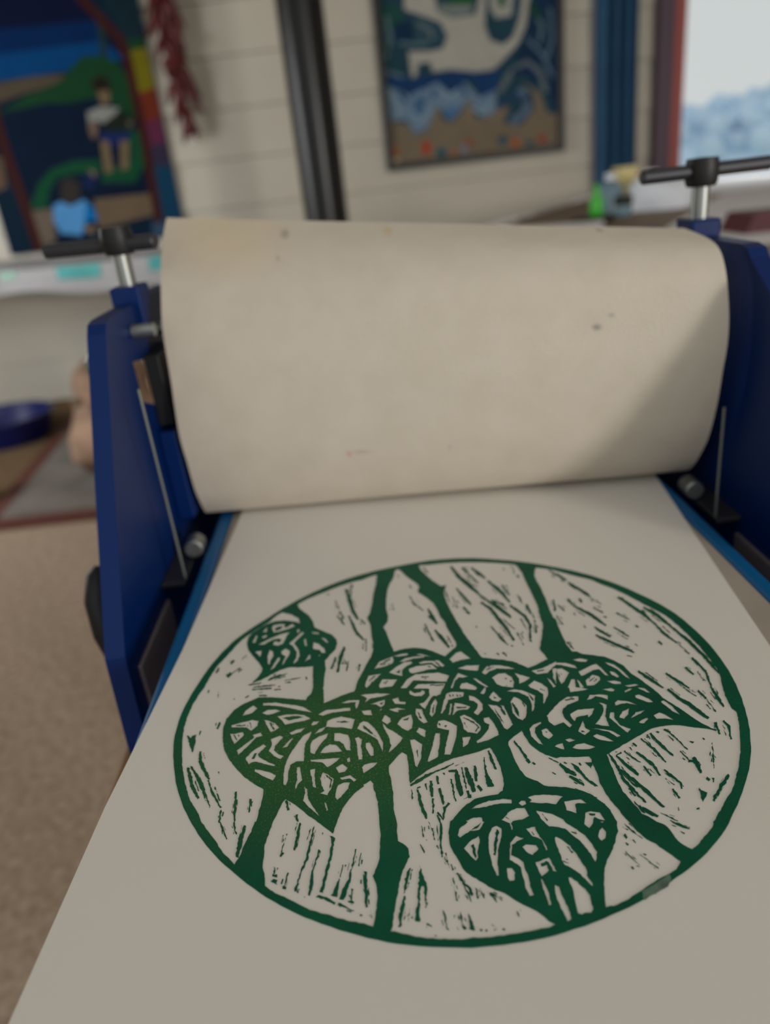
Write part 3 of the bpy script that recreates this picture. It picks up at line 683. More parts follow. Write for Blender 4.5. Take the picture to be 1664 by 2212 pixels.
PRINT = """W -1129,223 -1113,308 -1092,387 -1057,457 -1023,540 -984,610 -952,646 -920,682 -870,733 -843,778 -809,811 -756,777 -716,734 -704,681 -733,703 -790,727 -845,728 -886,708 -920,677 -952,640 -968,601 -968,549 -955,496 -929,441 -887,370 -865,324 -867,288 -884,246 -905,213 -860,229 -820,261 -778,289 -735,303 -673,291 -621,290 -613,126 -614,126 -620,86 -635,64 -642,41 -729,69 -804,91 -858,101 -887,86 -927,65 -963,28 -987,-22 -993,-81 -984,-155 -969,-219 -939,-278 -903,-335 -859,-392 -813,-436 -779,-465 -780,-523 -786,-567 -791,-620 -795,-619 -804,-665 -820,-708 -830,-756 -837,-774 -846,-796 -854,-786 -878,-759 -908,-721 -925,-688 -952,-654 -997,-589 -1025,-531 -1062,-474 -1087,-411 -1108,-353 -1129,-286 -1147,-203 -1158,-139 -1169,-51 -1168,33 -1159,111 -1144,174
W -728,877 -676,920 -600,966 -509,1016 -430,1050 -361,1067 -320,1091 -283,1102 -294,991 -311,893 -320,798 -336,696 -352,655 -336,586 -335,511 -329,428 -328,369 -341,314 -362,263 -380,212 -393,179 -410,130 -419,90 -424,62 -468,50 -510,29 -561,6 -563,67 -566,117 -565,186 -559,256 -564,321 -542,364 -515,407 -505,454 -513,496 -534,537 -570,571 -626,625 -637,683 -661,745 -695,798 -715,826 -727,859
W -157,1137 -145,1117 -117,1042 -83,981 -60,937 -57,904 -67,875 -65,849 -30,792 1,726 17,653 22,590 41,527 44,483 58,409 71,337 67,313 41,285 6,245 -21,269 -51,299 -82,324 -131,341 -181,344 -232,330 -238,370 -251,442 -260,506 -272,551 -249,599 -243,648 -249,723 -244,817 -233,913 -216,986 -193,1040 -183,1099 -174,1131
W -38,1154 19,1147 114,1145 213,1131 310,1106 404,1075 496,1034 509,1006 519,929 518,839 521,715 523,620 520,531 512,436 502,386 478,311 444,213 456,174 461,132 431,116 395,96 361,86 340,111 305,145 261,167 216,183 171,203 158,252 141,322 120,406 101,514 85,615 72,710 67,813 91,895 63,889 25,955 -6,1029 -30,1096
W 606,969 669,936 703,909 779,838 855,774 897,712 940,656 986,579 1030,490 1064,427 1096,362 1117,276 1131,180 1141,104 1144,18 1143,-75 1131,-137 1111,-196 1097,-246 1088,-325 1096,-347 1069,-425 1036,-497 1024,-526 994,-582 955,-646 916,-702 885,-740 850,-772 817,-808 774,-851 760,-873 719,-905 684,-933 661,-946 644,-929 630,-907 625,-882 621,-853 609,-834 593,-824 575,-799 557,-784 551,-757 540,-719 529,-680 526,-640 527,-601 529,-554 530,-512 531,-494 575,-470 640,-436 696,-407 740,-384 779,-378 825,-379 866,-389 904,-406 955,-425 971,-437 977,-430 962,-419 939,-389 917,-344 895,-297 872,-250 852,-216 841,-169 831,-144 811,-92 785,-39 771,23 744,67 713,100 667,122 625,140 605,162 584,166 574,224 573,301 574,371 581,442 571,455 572,553 577,643 579,750 575,838 577,889 592,938
W -692,-528 -662,-552 -630,-584 -598,-622 -572,-647 -538,-683 -508,-716 -504,-693 -496,-663 -484,-628 -472,-597 -450,-562 -424,-532 -396,-510 -396,-501 -369,-482 -358,-501 -361,-519 -353,-548 -346,-594 -344,-644 -344,-686 -342,-747 -346,-795 -350,-842 -361,-873 -374,-907 -369,-925 -362,-952 -362,-982 -367,-1026 -374,-1061 -380,-1087 -408,-1072 -445,-1060 -485,-1045 -518,-1027 -543,-1019 -577,-1003 -615,-979 -654,-951 -694,-929 -714,-913 -731,-894 -737,-848 -746,-824 -748,-767 -748,-729 -740,-685 -728,-629 -715,-588 -703,-551
W -240,-354 -223,-369 -219,-408 -221,-457 -222,-505 -221,-523 -188,-493 -155,-468 -127,-454 -89,-436 -42,-418 14,-409 61,-397 106,-385 113,-412 120,-445 125,-489 125,-537 122,-577 111,-609 91,-623 48,-627 5,-634 -27,-654 -61,-686 -85,-714 -97,-722 -107,-771 -110,-815 -100,-854 -86,-893 -79,-921 -60,-945 -34,-970 -8,-995 11,-1010 37,-1026 68,-1055 97,-1082 122,-1098 138,-1119 148,-1135 163,-1147 144,-1154 108,-1157 73,-1160 21,-1162 -31,-1165 -82,-1159 -117,-1160 -168,-1153 -215,-1144 -252,-1134 -290,-1120 -328,-1107 -320,-1091 -316,-1064 -309,-1029 -299,-990 -289,-945 -279,-911 -265,-877 -249,-847 -250,-814 -267,-792 -282,-780 -285,-735 -282,-695 -289,-636 -287,-564 -292,-494 -296,-451 -297,-421 -275,-393 -255,-367
W 245,-312 253,-351 262,-392 281,-427 305,-457 341,-481 359,-479 414,-487 462,-492 468,-508 464,-526 466,-550 466,-591 462,-630 466,-670 474,-709 486,-748 493,-785 504,-811 517,-852 534,-888 557,-910 573,-935 590,-960 608,-987 590,-1004 583,-1012 557,-1023 522,-1037 487,-1053 453,-1069 427,-1082 392,-1099 353,-1110 328,-1111 333,-1090 340,-1058 355,-1010 367,-978 384,-949 408,-921 431,-887 455,-843 464,-805 460,-764 448,-726 426,-691 401,-665 366,-641 336,-628 320,-625 279,-616 263,-610 244,-585 208,-556 194,-518 186,-474 182,-430 179,-385 181,-365 210,-337
W -851,662 -848,689 -812,696 -784,690 -787,660 -772,657 -744,683 -730,659 -765,639 -812,622 -839,622
K -836,659 -816,671 -794,672 -802,646 -828,636
W -897,640 -877,679 -876,635
W -896,597 -870,607 -871,586 -891,580
W -939,553 -928,619 -920,602 -926,546
W -909,527 -849,571 -792,601 -751,609 -766,580 -770,550 -784,506 -807,496 -832,511 -828,536 -813,538 -803,520 -790,543 -807,562 -841,554 -879,521
W -718,618 -707,626 -702,604 -711,590
W -690,596 -677,583 -715,523 -723,499 -699,444 -690,393 -699,347 -714,327 -718,337 -706,373 -707,426 -730,480 -749,504
W -677,525 -666,528 -657,465 -669,468
W -639,585 -606,573 -599,556 -632,568
W -589,523 -569,513 -550,469 -562,476
W -626,489 -602,474 -572,428 -562,387 -582,391 -592,417 -627,434
W -599,365 -588,387 -590,364
W -662,331 -645,384 -636,387 -635,354 -654,343
W -917,468 -883,471 -886,418
W -845,469 -826,450 -820,410 -831,383 -833,341 -843,357 -850,425
W -826,298 -798,391 -787,393 -785,374 -808,313
W -785,442 -767,463 -742,443 -740,413 -752,377 -770,324 -769,352 -759,397 -781,421
W -835,56 -779,50 -726,28 -679,12 -642,-10 -610,-47 -646,-33 -693,-9 -746,16 -804,35 -833,40
W -919,-15 -910,18 -878,48 -857,24 -877,-3
W -835,-11 -811,4 -775,3 -749,-11 -778,-25 -808,-29
W -763,-46 -731,-41 -680,-46 -644,-60 -615,-86 -642,-98 -677,-99 -716,-107 -723,-109 -744,-72
K -740,-60 -690,-56 -644,-69 -668,-74 -708,-82
W -960,-68 -921,-60 -872,-50 -842,-63 -844,-92 -868,-121 -891,-95 -958,-83
K -888,-83 -884,-98 -881,-98 -885,-82
K -882,-64 -870,-103 -866,-102 -878,-63
K -934,-97 -925,-95 -925,-93 -934,-94
K -938,-80 -898,-82 -899,-76 -939,-74
W -818,-59 -794,-71 -767,-91 -747,-120 -763,-135 -782,-143 -800,-107
K -779,-91 -774,-100 -772,-98 -777,-89
K -792,-84 -773,-131 -769,-129 -788,-82
W -957,-124 -937,-127 -903,-122 -895,-141 -912,-167 -930,-192 -948,-154
K -924,-137 -917,-148 -915,-146 -922,-135
K -940,-135 -923,-170 -919,-167 -936,-133
W -702,-160 -674,-147 -633,-140 -653,-165 -692,-176
W -915,-232 -883,-199 -849,-163 -860,-147 -827,-139 -815,-159 -839,-165 -872,-215 -904,-257
W -778,-186 -741,-171 -725,-184 -755,-228 -758,-255 -736,-285 -716,-295 -727,-313 -749,-296 -779,-258 -770,-225
W -725,-250 -708,-222 -686,-191 -685,-202 -706,-246
W -872,-285 -849,-246 -805,-213 -793,-228 -823,-267 -816,-285 -780,-317 -745,-342 -749,-347 -793,-328 -827,-309 -846,-313 -854,-321
K -848,-293 -837,-261 -830,-263 -838,-294
W -827,-351 -799,-362 -760,-380 -738,-399 -747,-425 -786,-398 -824,-364
W -607,-168 -617,-210 -630,-235 -632,-289 -632,-338 -662,-336 -684,-352 -689,-382 -690,-431 -695,-457 -704,-453 -708,-404 -707,-354 -697,-311 -681,-267 -660,-223 -638,-185
W -596,-189 -576,-160 -549,-151 -560,-174
W -549,-151 -542,-115 -518,-101 -483,-96 -424,-125 -431,-149 -439,-184 -478,-167 -517,-160
K -508,-125 -468,-127 -448,-135 -473,-138
W -584,-67 -549,-42 -499,-44 -443,-44 -443,-65 -488,-65 -528,-65 -563,-78
W -611,-122 -602,-108 -575,-110 -587,-126 -608,-133
W -491,-6 -448,6 -402,-1 -408,-33 -418,-58 -423,-30 -420,-11 -463,-11
W -401,29 -384,32 -370,28 -384,23
W -606,-296 -610,-252 -602,-226 -574,-203 -536,-192 -545,-222 -563,-246 -577,-271 -589,-306
W -512,-196 -483,-201 -454,-217 -447,-246 -445,-310 -461,-304 -473,-268 -489,-249 -511,-242
W -566,-306 -553,-275 -530,-259 -501,-267 -477,-311 -515,-308
W -607,-335 -560,-340 -514,-341 -486,-345 -514,-373 -534,-389 -560,-356 -602,-346
W -504,-396 -477,-379 -456,-404 -468,-424 -490,-427
W -486,-452 -445,-443 -423,-473 -432,-481 -450,-460 -481,-464
W -502,-520 -494,-489 -472,-478 -448,-481 -454,-510 -476,-541 -495,-563 -502,-548
W -562,-446 -554,-413 -535,-425 -510,-454 -516,-494 -533,-532 -561,-519 -546,-510 -556,-482
K -547,-436 -545,-449 -543,-449 -546,-435
K -529,-435 -527,-453 -524,-453 -527,-435
K -543,-429 -521,-456 -526,-498 -523,-499 -516,-455 -541,-426
W -604,-390 -584,-387 -585,-430 -578,-490 -589,-483 -595,-440
W -658,-368 -647,-367 -638,-403 -633,-440 -646,-456 -655,-484 -659,-466 -652,-437
W -623,-472 -611,-491 -606,-538 -592,-568 -578,-592 -560,-630 -582,-603 -605,-572 -623,-547 -622,-530 -617,-508
W -543,-562 -536,-571 -529,-605 -535,-607
W -459,-353 -447,-345 -445,-371 -456,-373
W -425,-242 -411,-235 -397,-254 -402,-287 -398,-328 -397,-367 -413,-367 -417,-324 -418,-284
W -415,-185 -405,-154 -388,-142 -368,-153 -345,-193 -323,-246 -313,-289 -316,-341 -321,-314 -334,-265 -361,-233 -389,-210
K -388,-168 -365,-200 -338,-250 -361,-222 -389,-186
W -383,-277 -367,-276 -352,-309 -353,-354 -365,-353 -382,-310
W -400,-410 -393,-396 -366,-391 -338,-392 -358,-417 -394,-442
W -384,34 -322,31 -263,16 -308,4 -354,0 -380,-22 -369,3 -384,22
W -358,-38 -319,-26 -291,-19 -295,-53 -311,-66 -330,-46
K -315,-40 -300,-33 -305,-52
W -324,-98 -311,-74 -307,-80
W -396,-74 -356,-77 -350,-112 -387,-102
W -260,-21 -232,-14 -229,-42 -202,-51 -205,-66 -250,-54
W -279,-87 -241,-82 -203,-99 -237,-98 -236,-114 -253,-107
W -312,-152 -296,-118 -275,-144 -274,-166 -291,-181 -305,-164
W -310,-163 -292,-202 -265,-228 -230,-272 -256,-312 -293,-348 -281,-307 -288,-252 -302,-208
W -248,-185 -226,-149 -186,-134 -182,-178 -188,-220 -208,-234 -231,-213
K -225,-165 -196,-150 -202,-168
W -163,-100 -139,-112 -133,-150 -121,-196 -138,-201 -155,-176 -166,-137
K -155,-124 -144,-172 -154,-163
W -97,-89 -73,-51 -69,-79 -83,-137 -101,-167 -109,-151
K -87,-91 -95,-142 -92,-143 -83,-92
W -115,33 -94,37 -30,17 -50,-27 -66,-36 -81,-30 -99,-58 -124,-111 -138,-93 -146,-73 -125,-69 -96,-27 -94,29
W -184,13 -178,28 -159,1 -134,4 -127,15 -115,9 -114,-8 -131,-24 -161,-19 -180,-3
W -62,-152 -41,-76 -20,-25 2,-19 53,-31 46,-61 6,-65 -20,-72 -42,-129 -55,-153
K -12,-35 -10,-52 -7,-50 -9,-34
K 3,-37 5,-53 8,-51 6,-35
K 18,-40 21,-56 25,-54 21,-38
K 32,-44 36,-57 39,-54 35,-42
W -30,-165 -14,-97 -6,-98 -23,-166
W -14,-172 4,-96 35,-105 68,-130 54,-147 15,-143 -8,-165
K 8,-122 51,-128 45,-136 11,-132
W 70,-57 91,-65 111,-96 120,-128 115,-158 88,-190 74,-172 93,-146 100,-117 86,-96 70,-89
W 123,-52 145,-15 154,-17 140,-55 132,-61
W 155,-85 180,-46 193,-80 204,-105 186,-121 164,-106
K 173,-75 187,-96 175,-98
W 14,-184 34,-176 60,-199 89,-254 85,-281 68,-299 33,-283 19,-263 20,-228
K 26,-195 63,-232 78,-263 60,-286 61,-289 84,-263 67,-226 28,-191
K 26,-223 33,-259 36,-258 29,-222
W -87,-220 -77,-197 -55,-193 -29,-212 -6,-238 -11,-279 -32,-349 -53,-398 -77,-394 -64,-344 -39,-260 -58,-253 -84,-235
K -79,-211 -80,-225 -71,-226 -70,-212
K -56,-226 -57,-236 -48,-237 -47,-227
W -173,-247 -159,-222 -135,-243 -141,-284 -159,-267
W -97,-267 -79,-271 -87,-327 -103,-402 -137,-422 -146,-420 -120,-348
W -203,-290 -184,-287 -157,-322 -169,-404 -188,-444 -194,-437 -196,-374
K -181,-351 -183,-389 -180,-389 -177,-351
W 8,-309 40,-311 23,-352 2,-365
W 109,-211 131,-208 144,-243 154,-300 151,-320 107,-343 59,-351 59,-341 83,-322 118,-280 125,-254 109,-237
W 140,-128 163,-140 205,-148 210,-197 219,-270 190,-296 181,-284 171,-226 157,-172
K 178,-139 195,-150 203,-206 196,-209 188,-160
K 163,-160 172,-210 183,-258 185,-256 177,-207 165,-158
W 239,-127 259,-100 280,-119 300,-165 282,-231 263,-253 245,-236 233,-201
K 242,-137 245,-192 252,-228 257,-225 256,-187 247,-134
K 283,-141 289,-172 293,-169 288,-138
W 233,-60 270,-51 307,-66 347,-108 324,-195 312,-207 322,-150 317,-111 285,-74
K 320,-90 331,-138 335,-135 324,-87
W 340,-52 334,-35 368,-8 395,-34 410,-65 407,-104 372,-167 369,-158 384,-108 364,-76
K 375,-69 393,-88 396,-84 378,-65
W 278,-304 301,-284 332,-272 332,-283 301,-305 295,-331 300,-366 311,-407 291,-387 277,-348
W 322,-322 346,-313 362,-356 339,-376 323,-356
K 335,-334 340,-341 343,-337 338,-329
W 351,-420 362,-412 386,-406 386,-413 383,-441 371,-436
W 524,-145 479,-140 444,-161 419,-182 365,-242 365,-281 380,-305 419,-291 435,-325 448,-313 430,-265 431,-229 440,-212 465,-191 514,-173
K 483,-150 499,-147 499,-142 483,-146
K 463,-163 503,-159 504,-154 464,-158
W 502,-74 560,-97 577,-108 536,-112 496,-113 498,-97
W 628,-118 673,-118 683,-132 670,-141
W 718,-146 741,-135 755,-137 730,-152 716,-157
W 776,-133 802,-142 817,-176 802,-169
W 749,-182 769,-179 796,-210 807,-234 787,-234 748,-197
W 549,-176 571,-146 609,-149 642,-159 633,-188 620,-174 591,-157 567,-172
W 657,-211 671,-198 697,-207 717,-218 741,-244 701,-222 682,-223 653,-228
W 459,-248 498,-226 564,-231 544,-263 525,-281 528,-264 481,-270 465,-292 459,-273
W 591,-199 610,-206 618,-218 592,-286 589,-345 564,-337 540,-322 567,-296 596,-251 603,-219
W 643,-302 665,-271 699,-255 683,-288 660,-312
W 686,-313 717,-283 763,-274 732,-293
W 708,-341 746,-320 752,-328 725,-351 712,-349
W 777,-312 805,-299 823,-313 845,-352 813,-339 783,-334
W 835,-236 851,-231 868,-271 878,-326 857,-298
W 605,-295 619,-266 633,-268 623,-299 634,-349 665,-371 646,-392 625,-347
W 484,-316 498,-294 495,-328 496,-339 510,-355 482,-377 462,-353
K 474,-358 485,-361 487,-354 477,-350
W 509,-341 545,-351 586,-368 615,-403 599,-410 579,-377 543,-357
W 509,-388 528,-378 553,-399 581,-430 554,-425 527,-411
W 401,-389 420,-386 439,-399 410,-407
W 415,-437 433,-421 465,-420 501,-448 472,-456 434,-450
W 570,106 601,111 635,93 620,79 589,89
W 492,99 532,91 566,63 572,40 543,55 508,79 488,83
W 701,63 735,39 757,-17 768,-72 753,-57 741,-5 710,43
W 568,16 635,50 663,57 676,16 687,-36 676,-30 661,19 635,15 591,-10 574,-15
W 580,-49 620,-15 646,-29 645,-57 608,-86 579,-85
K 600,-42 606,-35 605,-33 599,-41
K 595,-62 625,-35 624,-30 594,-57
K 614,-65 631,-48 630,-44 613,-61
W 700,-6 718,-13 729,-48 719,-55 702,-31
W 669,-70 698,-71 722,-84 719,-99 691,-94
W 480,54 506,53 530,19 491,-40 475,-53 473,-12
K 491,22 491,9 494,10 493,24
K 480,28 476,-13 480,-13 483,29
W 495,-81 524,-30 540,-29 528,-87
W 548,-35 556,-44 561,-93 545,-90
W 729,-113 775,-110 791,-120 750,-125
W -331,211 -307,261 -240,294 -236,265 -243,239 -282,220
K -289,230 -275,242 -276,245 -290,233
K -266,236 -256,241 -257,244 -267,239
K -302,233 -251,268 -253,278 -304,242
W -240,294 -200,305 -167,303 -168,289 -213,286
W -140,293 -102,285 -56,253 -103,272
W -213,242 -181,268 -131,272 -90,264 -94,256 -143,256 -188,242
W -263,171 -228,209 -188,238 -153,235 -152,221 -180,204 -203,178 -204,134 -242,154
K -231,164 -213,181 -218,157
W -171,180 -137,196 -62,195 -42,155 -82,159 -126,149 -158,143 -170,154
K -83,182 -71,171 -68,177 -81,188
W -124,220 -91,228 -49,219 -27,170 -38,172 -61,208 -115,209
W -48,224 -27,219 -5,175 -17,164 -30,188
W 22,219 60,262 83,269 96,246 120,204 79,203 34,189
W 49,142 89,156 151,148 137,107 94,120
W 152,92 180,130 213,136 253,124 314,86 274,94 224,108 189,93 165,72
K 187,124 199,130 199,135 187,130
K 176,102 211,121 210,126 175,107
W 191,46 222,70 253,68 277,34 280,0 267,-38 225,-22 203,-2
K 246,31 247,23 251,25 250,34
K 265,10 264,2 269,3 269,11
K 239,-19 241,-24 244,-21 243,-16
W 295,60 355,15 324,-8 299,-20 305,20
W 371,62 426,73 494,108 489,87 452,51 437,33 390,33
K 400,74 413,76 413,80 400,77
K 395,50 427,54 428,60 395,56
W 424,2 438,-22 449,-64 436,-70
W 464,57 482,62 453,-49 452,-8
W -218,48 -187,105 -143,135 -43,129 6,98 -12,55 -70,70 -131,86 -157,91 -192,43
K -109,94 -99,91 -98,96 -109,99
K -119,106 -88,102 -87,108 -118,112
W -162,34 -139,62 -88,53 -52,50 -19,44 -31,9
K -83,55 -66,53 -66,56 -83,58
K -74,55 -59,54 -59,57 -74,58
K -86,41 -28,32 -27,38 -86,47
W 0,8 23,65 47,107 87,74 65,70 45,74 27,56 10,6
W 40,4 54,30 76,34 111,-1 114,-14 105,-24 44,-6
W 107,53 120,55 165,-15 154,-17 129,16
W -377,99 -360,164 -300,170 -356,95 -372,77
K -345,106 -340,115 -343,119 -348,110
K -357,122 -329,153 -332,160 -359,128
W -314,87 -297,126 -229,113 -253,67 -310,65
K -285,91 -277,95 -278,98 -286,94
K -295,98 -271,106 -272,111 -296,103
W -14,-677 13,-660 53,-650 103,-649 135,-654 132,-673 91,-667 40,-675
W 156,-676 166,-666 182,-670 181,-683 166,-689
W 192,-655 220,-648 269,-653 294,-660 317,-669 307,-675 284,-701 260,-692 220,-686 193,-677 205,-668
W 83,-741 116,-708 143,-698 171,-700 179,-738 152,-749 119,-752 112,-761 112,-786 108,-788 107,-758
K 98,-732 106,-744 108,-741 100,-730
W -42,-728 -12,-717 16,-719 17,-739 21,-740 -1,-772 -33,-772 -59,-786 -72,-794 -78,-783 -67,-757 -35,-732
K -30,-769 10,-741 -6,-765
W 208,-719 249,-735 271,-751 290,-769 294,-783 324,-817 343,-846 356,-881 362,-917 346,-951 340,-921 329,-882 306,-841 287,-809 258,-797 258,-797 235,-791 224,-770 216,-753
K 223,-736 235,-768 239,-765 227,-733
K 312,-824 318,-828 319,-826 313,-822
K 302,-825 316,-837 318,-834 304,-822
W 315,-693 340,-691 373,-691 389,-712 360,-707 349,-711 342,-749 326,-739 312,-732 314,-711
W 373,-751 393,-748 422,-759 428,-794 409,-787 397,-774 385,-794 380,-803 366,-817 353,-799
K 397,-751 403,-752 404,-749 397,-748
K 380,-763 400,-769 402,-763 382,-757
W 383,-857 395,-832 408,-822 415,-842 406,-865 391,-875
W 409,-797 422,-799 416,-802
W -65,-840 -40,-815 -9,-798 -6,-815 -21,-856 -23,-883 -32,-893 -42,-881
K -38,-832 -30,-829 -26,-878 -33,-887 -36,-858
W 20,-838 26,-800 43,-771 61,-763 76,-778 68,-811 49,-856 35,-910 32,-960 25,-957 17,-916 16,-880
K 58,-777 65,-784 45,-842 33,-882 28,-879 40,-831
W 61,-935 77,-938 83,-956 77,-985 62,-985 58,-970
W 92,-839 118,-816 141,-829 117,-838 97,-849 85,-889 107,-904 119,-921 119,-952 124,-979 120,-1012 126,-1044 111,-1044 105,-1015 106,-977 107,-937 98,-927 76,-906 84,-875
W 128,-861 141,-853 175,-860 178,-877 155,-897 141,-888
W 157,-790 188,-785 189,-809 199,-840 208,-883 203,-887 198,-844 182,-828 171,-824
K 172,-806 177,-821 180,-819 175,-804
W 157,-927 205,-915 214,-970 206,-966 199,-932 193,-927 173,-933 173,-947 190,-940 192,-962 178,-973 165,-980 159,-958
W 159,-988 164,-997 171,-1044 170,-1084 163,-1083 159,-1034
W 196,-1016 207,-1024 207,-1049 212,-1074 217,-1106 217,-1137 203,-1143 199,-1119 194,-1087 191,-1055
W 242,-841 248,-837 264,-849 283,-880 298,-924 308,-965 309,-987 305,-995 312,-1026 312,-1036 306,-1033 296,-1007 280,-983 267,-964 246,-948 243,-930 242,-888 241,-865
K 282,-884 284,-890 286,-890 284,-883
K 271,-882 283,-909 287,-907 275,-880
K 256,-928 261,-931 262,-929 258,-926
K 245,-936 260,-947 262,-944 246,-933
W 246,-995 254,-997 268,-1015 285,-1043 292,-1068 288,-1115 279,-1124 262,-1121 250,-1126 241,-1121 244,-1086 248,-1046 245,-1017
K -456,865 -430,744 -427,746 -452,867
K -428,868 -409,774 -408,775 -426,869
K -469,976 -448,833 -435,734 -405,649 -395,659 -417,744 -429,840 -458,982
K -441,988 -445,934 -442,933 -438,986
K -443,1013 -446,962 -443,960 -440,1012
K -432,1012 -444,863 -438,860 -426,1008
K -426,561 -406,502 -403,504 -423,564
K -434,612 -416,555 -414,557 -432,614
K -452,696 -435,612 -416,531 -378,454 -371,462 -404,543 -422,620 -444,701
K -524,821 -518,792 -515,794 -520,823
K -523,865 -503,777 -498,780 -518,868
K -489,703 -478,669 -474,672 -486,706
K -489,686 -480,660 -478,662 -488,688
K -512,708 -472,611 -467,617 -507,715
K -505,742 -496,715 -494,718 -502,744
K -500,753 -475,679 -470,683 -495,757
K -493,370 -498,332 -496,330 -490,369
K -473,323 -481,280 -478,277 -470,320
K -474,421 -497,340 -508,221 -499,215 -480,328 -464,413
K -519,277 -523,259 -521,257 -518,276
K -507,321 -512,298 -511,297 -505,319
K -518,342 -536,253 -528,247 -509,336
K -459,292 -461,270 -458,268 -456,291
K -466,301 -469,276 -467,275 -464,300
K -452,300 -463,220 -458,217 -447,297
K -392,616 -385,599 -382,602 -389,619
K -387,648 -367,599 -362,606 -382,654
K -412,243 -413,232 -410,231 -409,243
K -400,262 -407,209 -401,206 -394,259
K -435,1024 -434,991 -425,990 -426,1023
K -571,947 -554,933 -553,940 -570,954
K -1037,408 -1032,413 -1033,415 -1039,411
K -1024,380 -1009,406 -1019,423 -1034,397
K -1035,296 -1029,306 -1032,310 -1038,299
K -1023,274 -1008,303 -1020,321 -1035,292
K -980,314 -965,330 -967,335 -983,320
K -979,308 -970,319 -971,321 -981,310
K -1012,304 -972,343 -975,348 -1014,309
K -954,416 -950,425 -952,428 -956,419
K -975,410 -957,445 -959,449 -978,413
K -1076,333 -1077,342 -1079,344 -1079,335
K -1086,323 -1080,363 -1087,370 -1093,329
K -800,214 -775,227 -776,231 -801,218
K -778,222 -750,233 -752,238 -780,226
K -831,216 -786,231 -742,252 -744,258 -789,243 -833,222
K -804,247 -794,253 -795,257 -806,252
K -806,254 -792,258 -793,262 -807,258
K -821,226 -768,247 -771,256 -824,235
K -744,183 -721,188 -722,192 -745,187
K -736,180 -716,182 -717,187 -737,185
K -749,200 -677,209 -678,214 -750,206
K -653,215 -649,192 -644,193 -648,215
K -887,178 -866,180 -867,185 -888,182
K -885,185 -865,188 -866,190 -886,187
K -916,196 -857,203 -859,210 -918,204
K -830,157 -806,157 -806,160 -830,160
K -834,152 -808,152 -809,156 -834,156
K -876,177 -833,173 -790,174 -791,179 -834,183 -877,183
K -895,173 -879,175 -880,181 -897,179
K -873,136 -839,134 -840,136 -874,139
K -896,159 -852,155 -810,156 -811,162 -854,166 -897,165
K -777,158 -766,160 -767,165 -779,163
K -792,139 -760,137 -761,145 -793,147
K -920,105 -905,117 -909,124 -923,112
K -833,95 -821,94 -822,97 -834,98
K -859,110 -821,103 -822,110 -859,117
K -973,105 -967,107 -969,114 -975,112
K -1042,159 -1041,143 -1039,142 -1040,158
K -1056,184 -1051,132 -1048,131 -1053,183
K -1101,173 -1098,198 -1103,203 -1107,178
K -1028,-61 -1028,-43 -1030,-42 -1030,-59
K -1013,-87 -1010,-43 -1019,-37 -1022,-81
K -1088,-109 -1089,-83 -1094,-81 -1093,-107
K -1144,-99 -1127,-123 -1122,-110 -1106,-105 -1101,-156 -1098,-212 -1103,-211 -1127,-152
K -1096,-337 -1066,-406 -1065,-406 -1095,-337
K -1061,-377 -1036,-434 -1034,-433 -1058,-376
K -1107,-297 -1091,-351 -1073,-405 -1032,-475 -1025,-471 -1060,-400 -1078,-349 -1099,-296
K -1053,-356 -1025,-410 -1023,-408 -1051,-355
K -1051,-350 -1017,-416 -1016,-415 -1050,-349
K -1095,-294 -1050,-379 -1027,-427 -1003,-473 -997,-470 -1016,-422 -1039,-372 -1089,-290
K -1055,-222 -1042,-257 -1041,-256 -1053,-222
K -1072,-226 -1047,-290 -1045,-290 -1070,-226
K -1074,-209 -1065,-272 -1037,-329 -1008,-380 -1001,-376 -1025,-322 -1051,-270 -1065,-210
K -961,-458 -943,-499 -940,-498 -958,-457
K -977,-421 -963,-452 -961,-451 -975,-420
K -1009,-382 -986,-447 -960,-492 -935,-535 -931,-532 -954,-488 -978,-444 -1004,-381
K -1013,-455 -1004,-475 -1002,-475 -1011,-455
K -1010,-463 -998,-492 -996,-492 -1008,-463
K -1011,-441 -995,-485 -977,-527 -974,-526 -990,-484 -1008,-441
K -891,-520 -887,-566 -884,-566 -888,-521
K -878,-501 -874,-534 -872,-534 -876,-501
K -889,-459 -886,-510 -882,-559 -875,-607 -870,-608 -872,-561 -877,-512 -883,-461
K -870,-645 -867,-662 -865,-662 -868,-645
K -878,-625 -875,-638 -874,-638 -877,-625
K -877,-608 -860,-668 -856,-667 -873,-607
K -831,-540 -830,-556 -829,-557 -829,-541
K -819,-519 -819,-545 -816,-545 -816,-520
K -827,-503 -827,-571 -820,-573 -820,-506
K -973,-342 -969,-354 -965,-353 -969,-342
K -676,-545 -672,-560 -670,-560 -673,-545
K -691,-538 -679,-584 -671,-583 -683,-536
K -651,-612 -650,-623 -649,-623 -649,-612
K -647,-609 -643,-642 -636,-642 -640,-610
K -922,-555 -922,-575 -919,-576 -920,-556
K -938,-570 -936,-586 -933,-587 -935,-571
K -934,-544 -931,-604 -925,-606 -928,-546
K -910,-624 -901,-643 -899,-642 -909,-623
K -914,-642 -907,-658 -906,-658 -912,-641
K -929,-600 -911,-643 -891,-684 -887,-683 -904,-641 -925,-599
K -843,-629 -845,-677 -843,-678 -840,-630
K -837,-636 -838,-670 -836,-671 -835,-637
K -834,-628 -846,-687 -847,-728 -845,-767 -836,-770 -832,-733 -831,-694 -825,-632
K -641,-647 -645,-681 -642,-682 -638,-648
K -632,-725 -635,-759 -633,-760 -630,-725
K -631,-645 -639,-703 -645,-767 -639,-769 -628,-707 -625,-648
K -591,-681 -601,-730 -600,-731 -589,-682
K -572,-689 -579,-723 -585,-758 -583,-758 -576,-725 -570,-690
K -579,-671 -590,-740 -596,-776 -601,-810 -621,-868 -625,-907 -621,-909 -615,-871 -594,-814 -589,-779 -584,-743 -575,-673
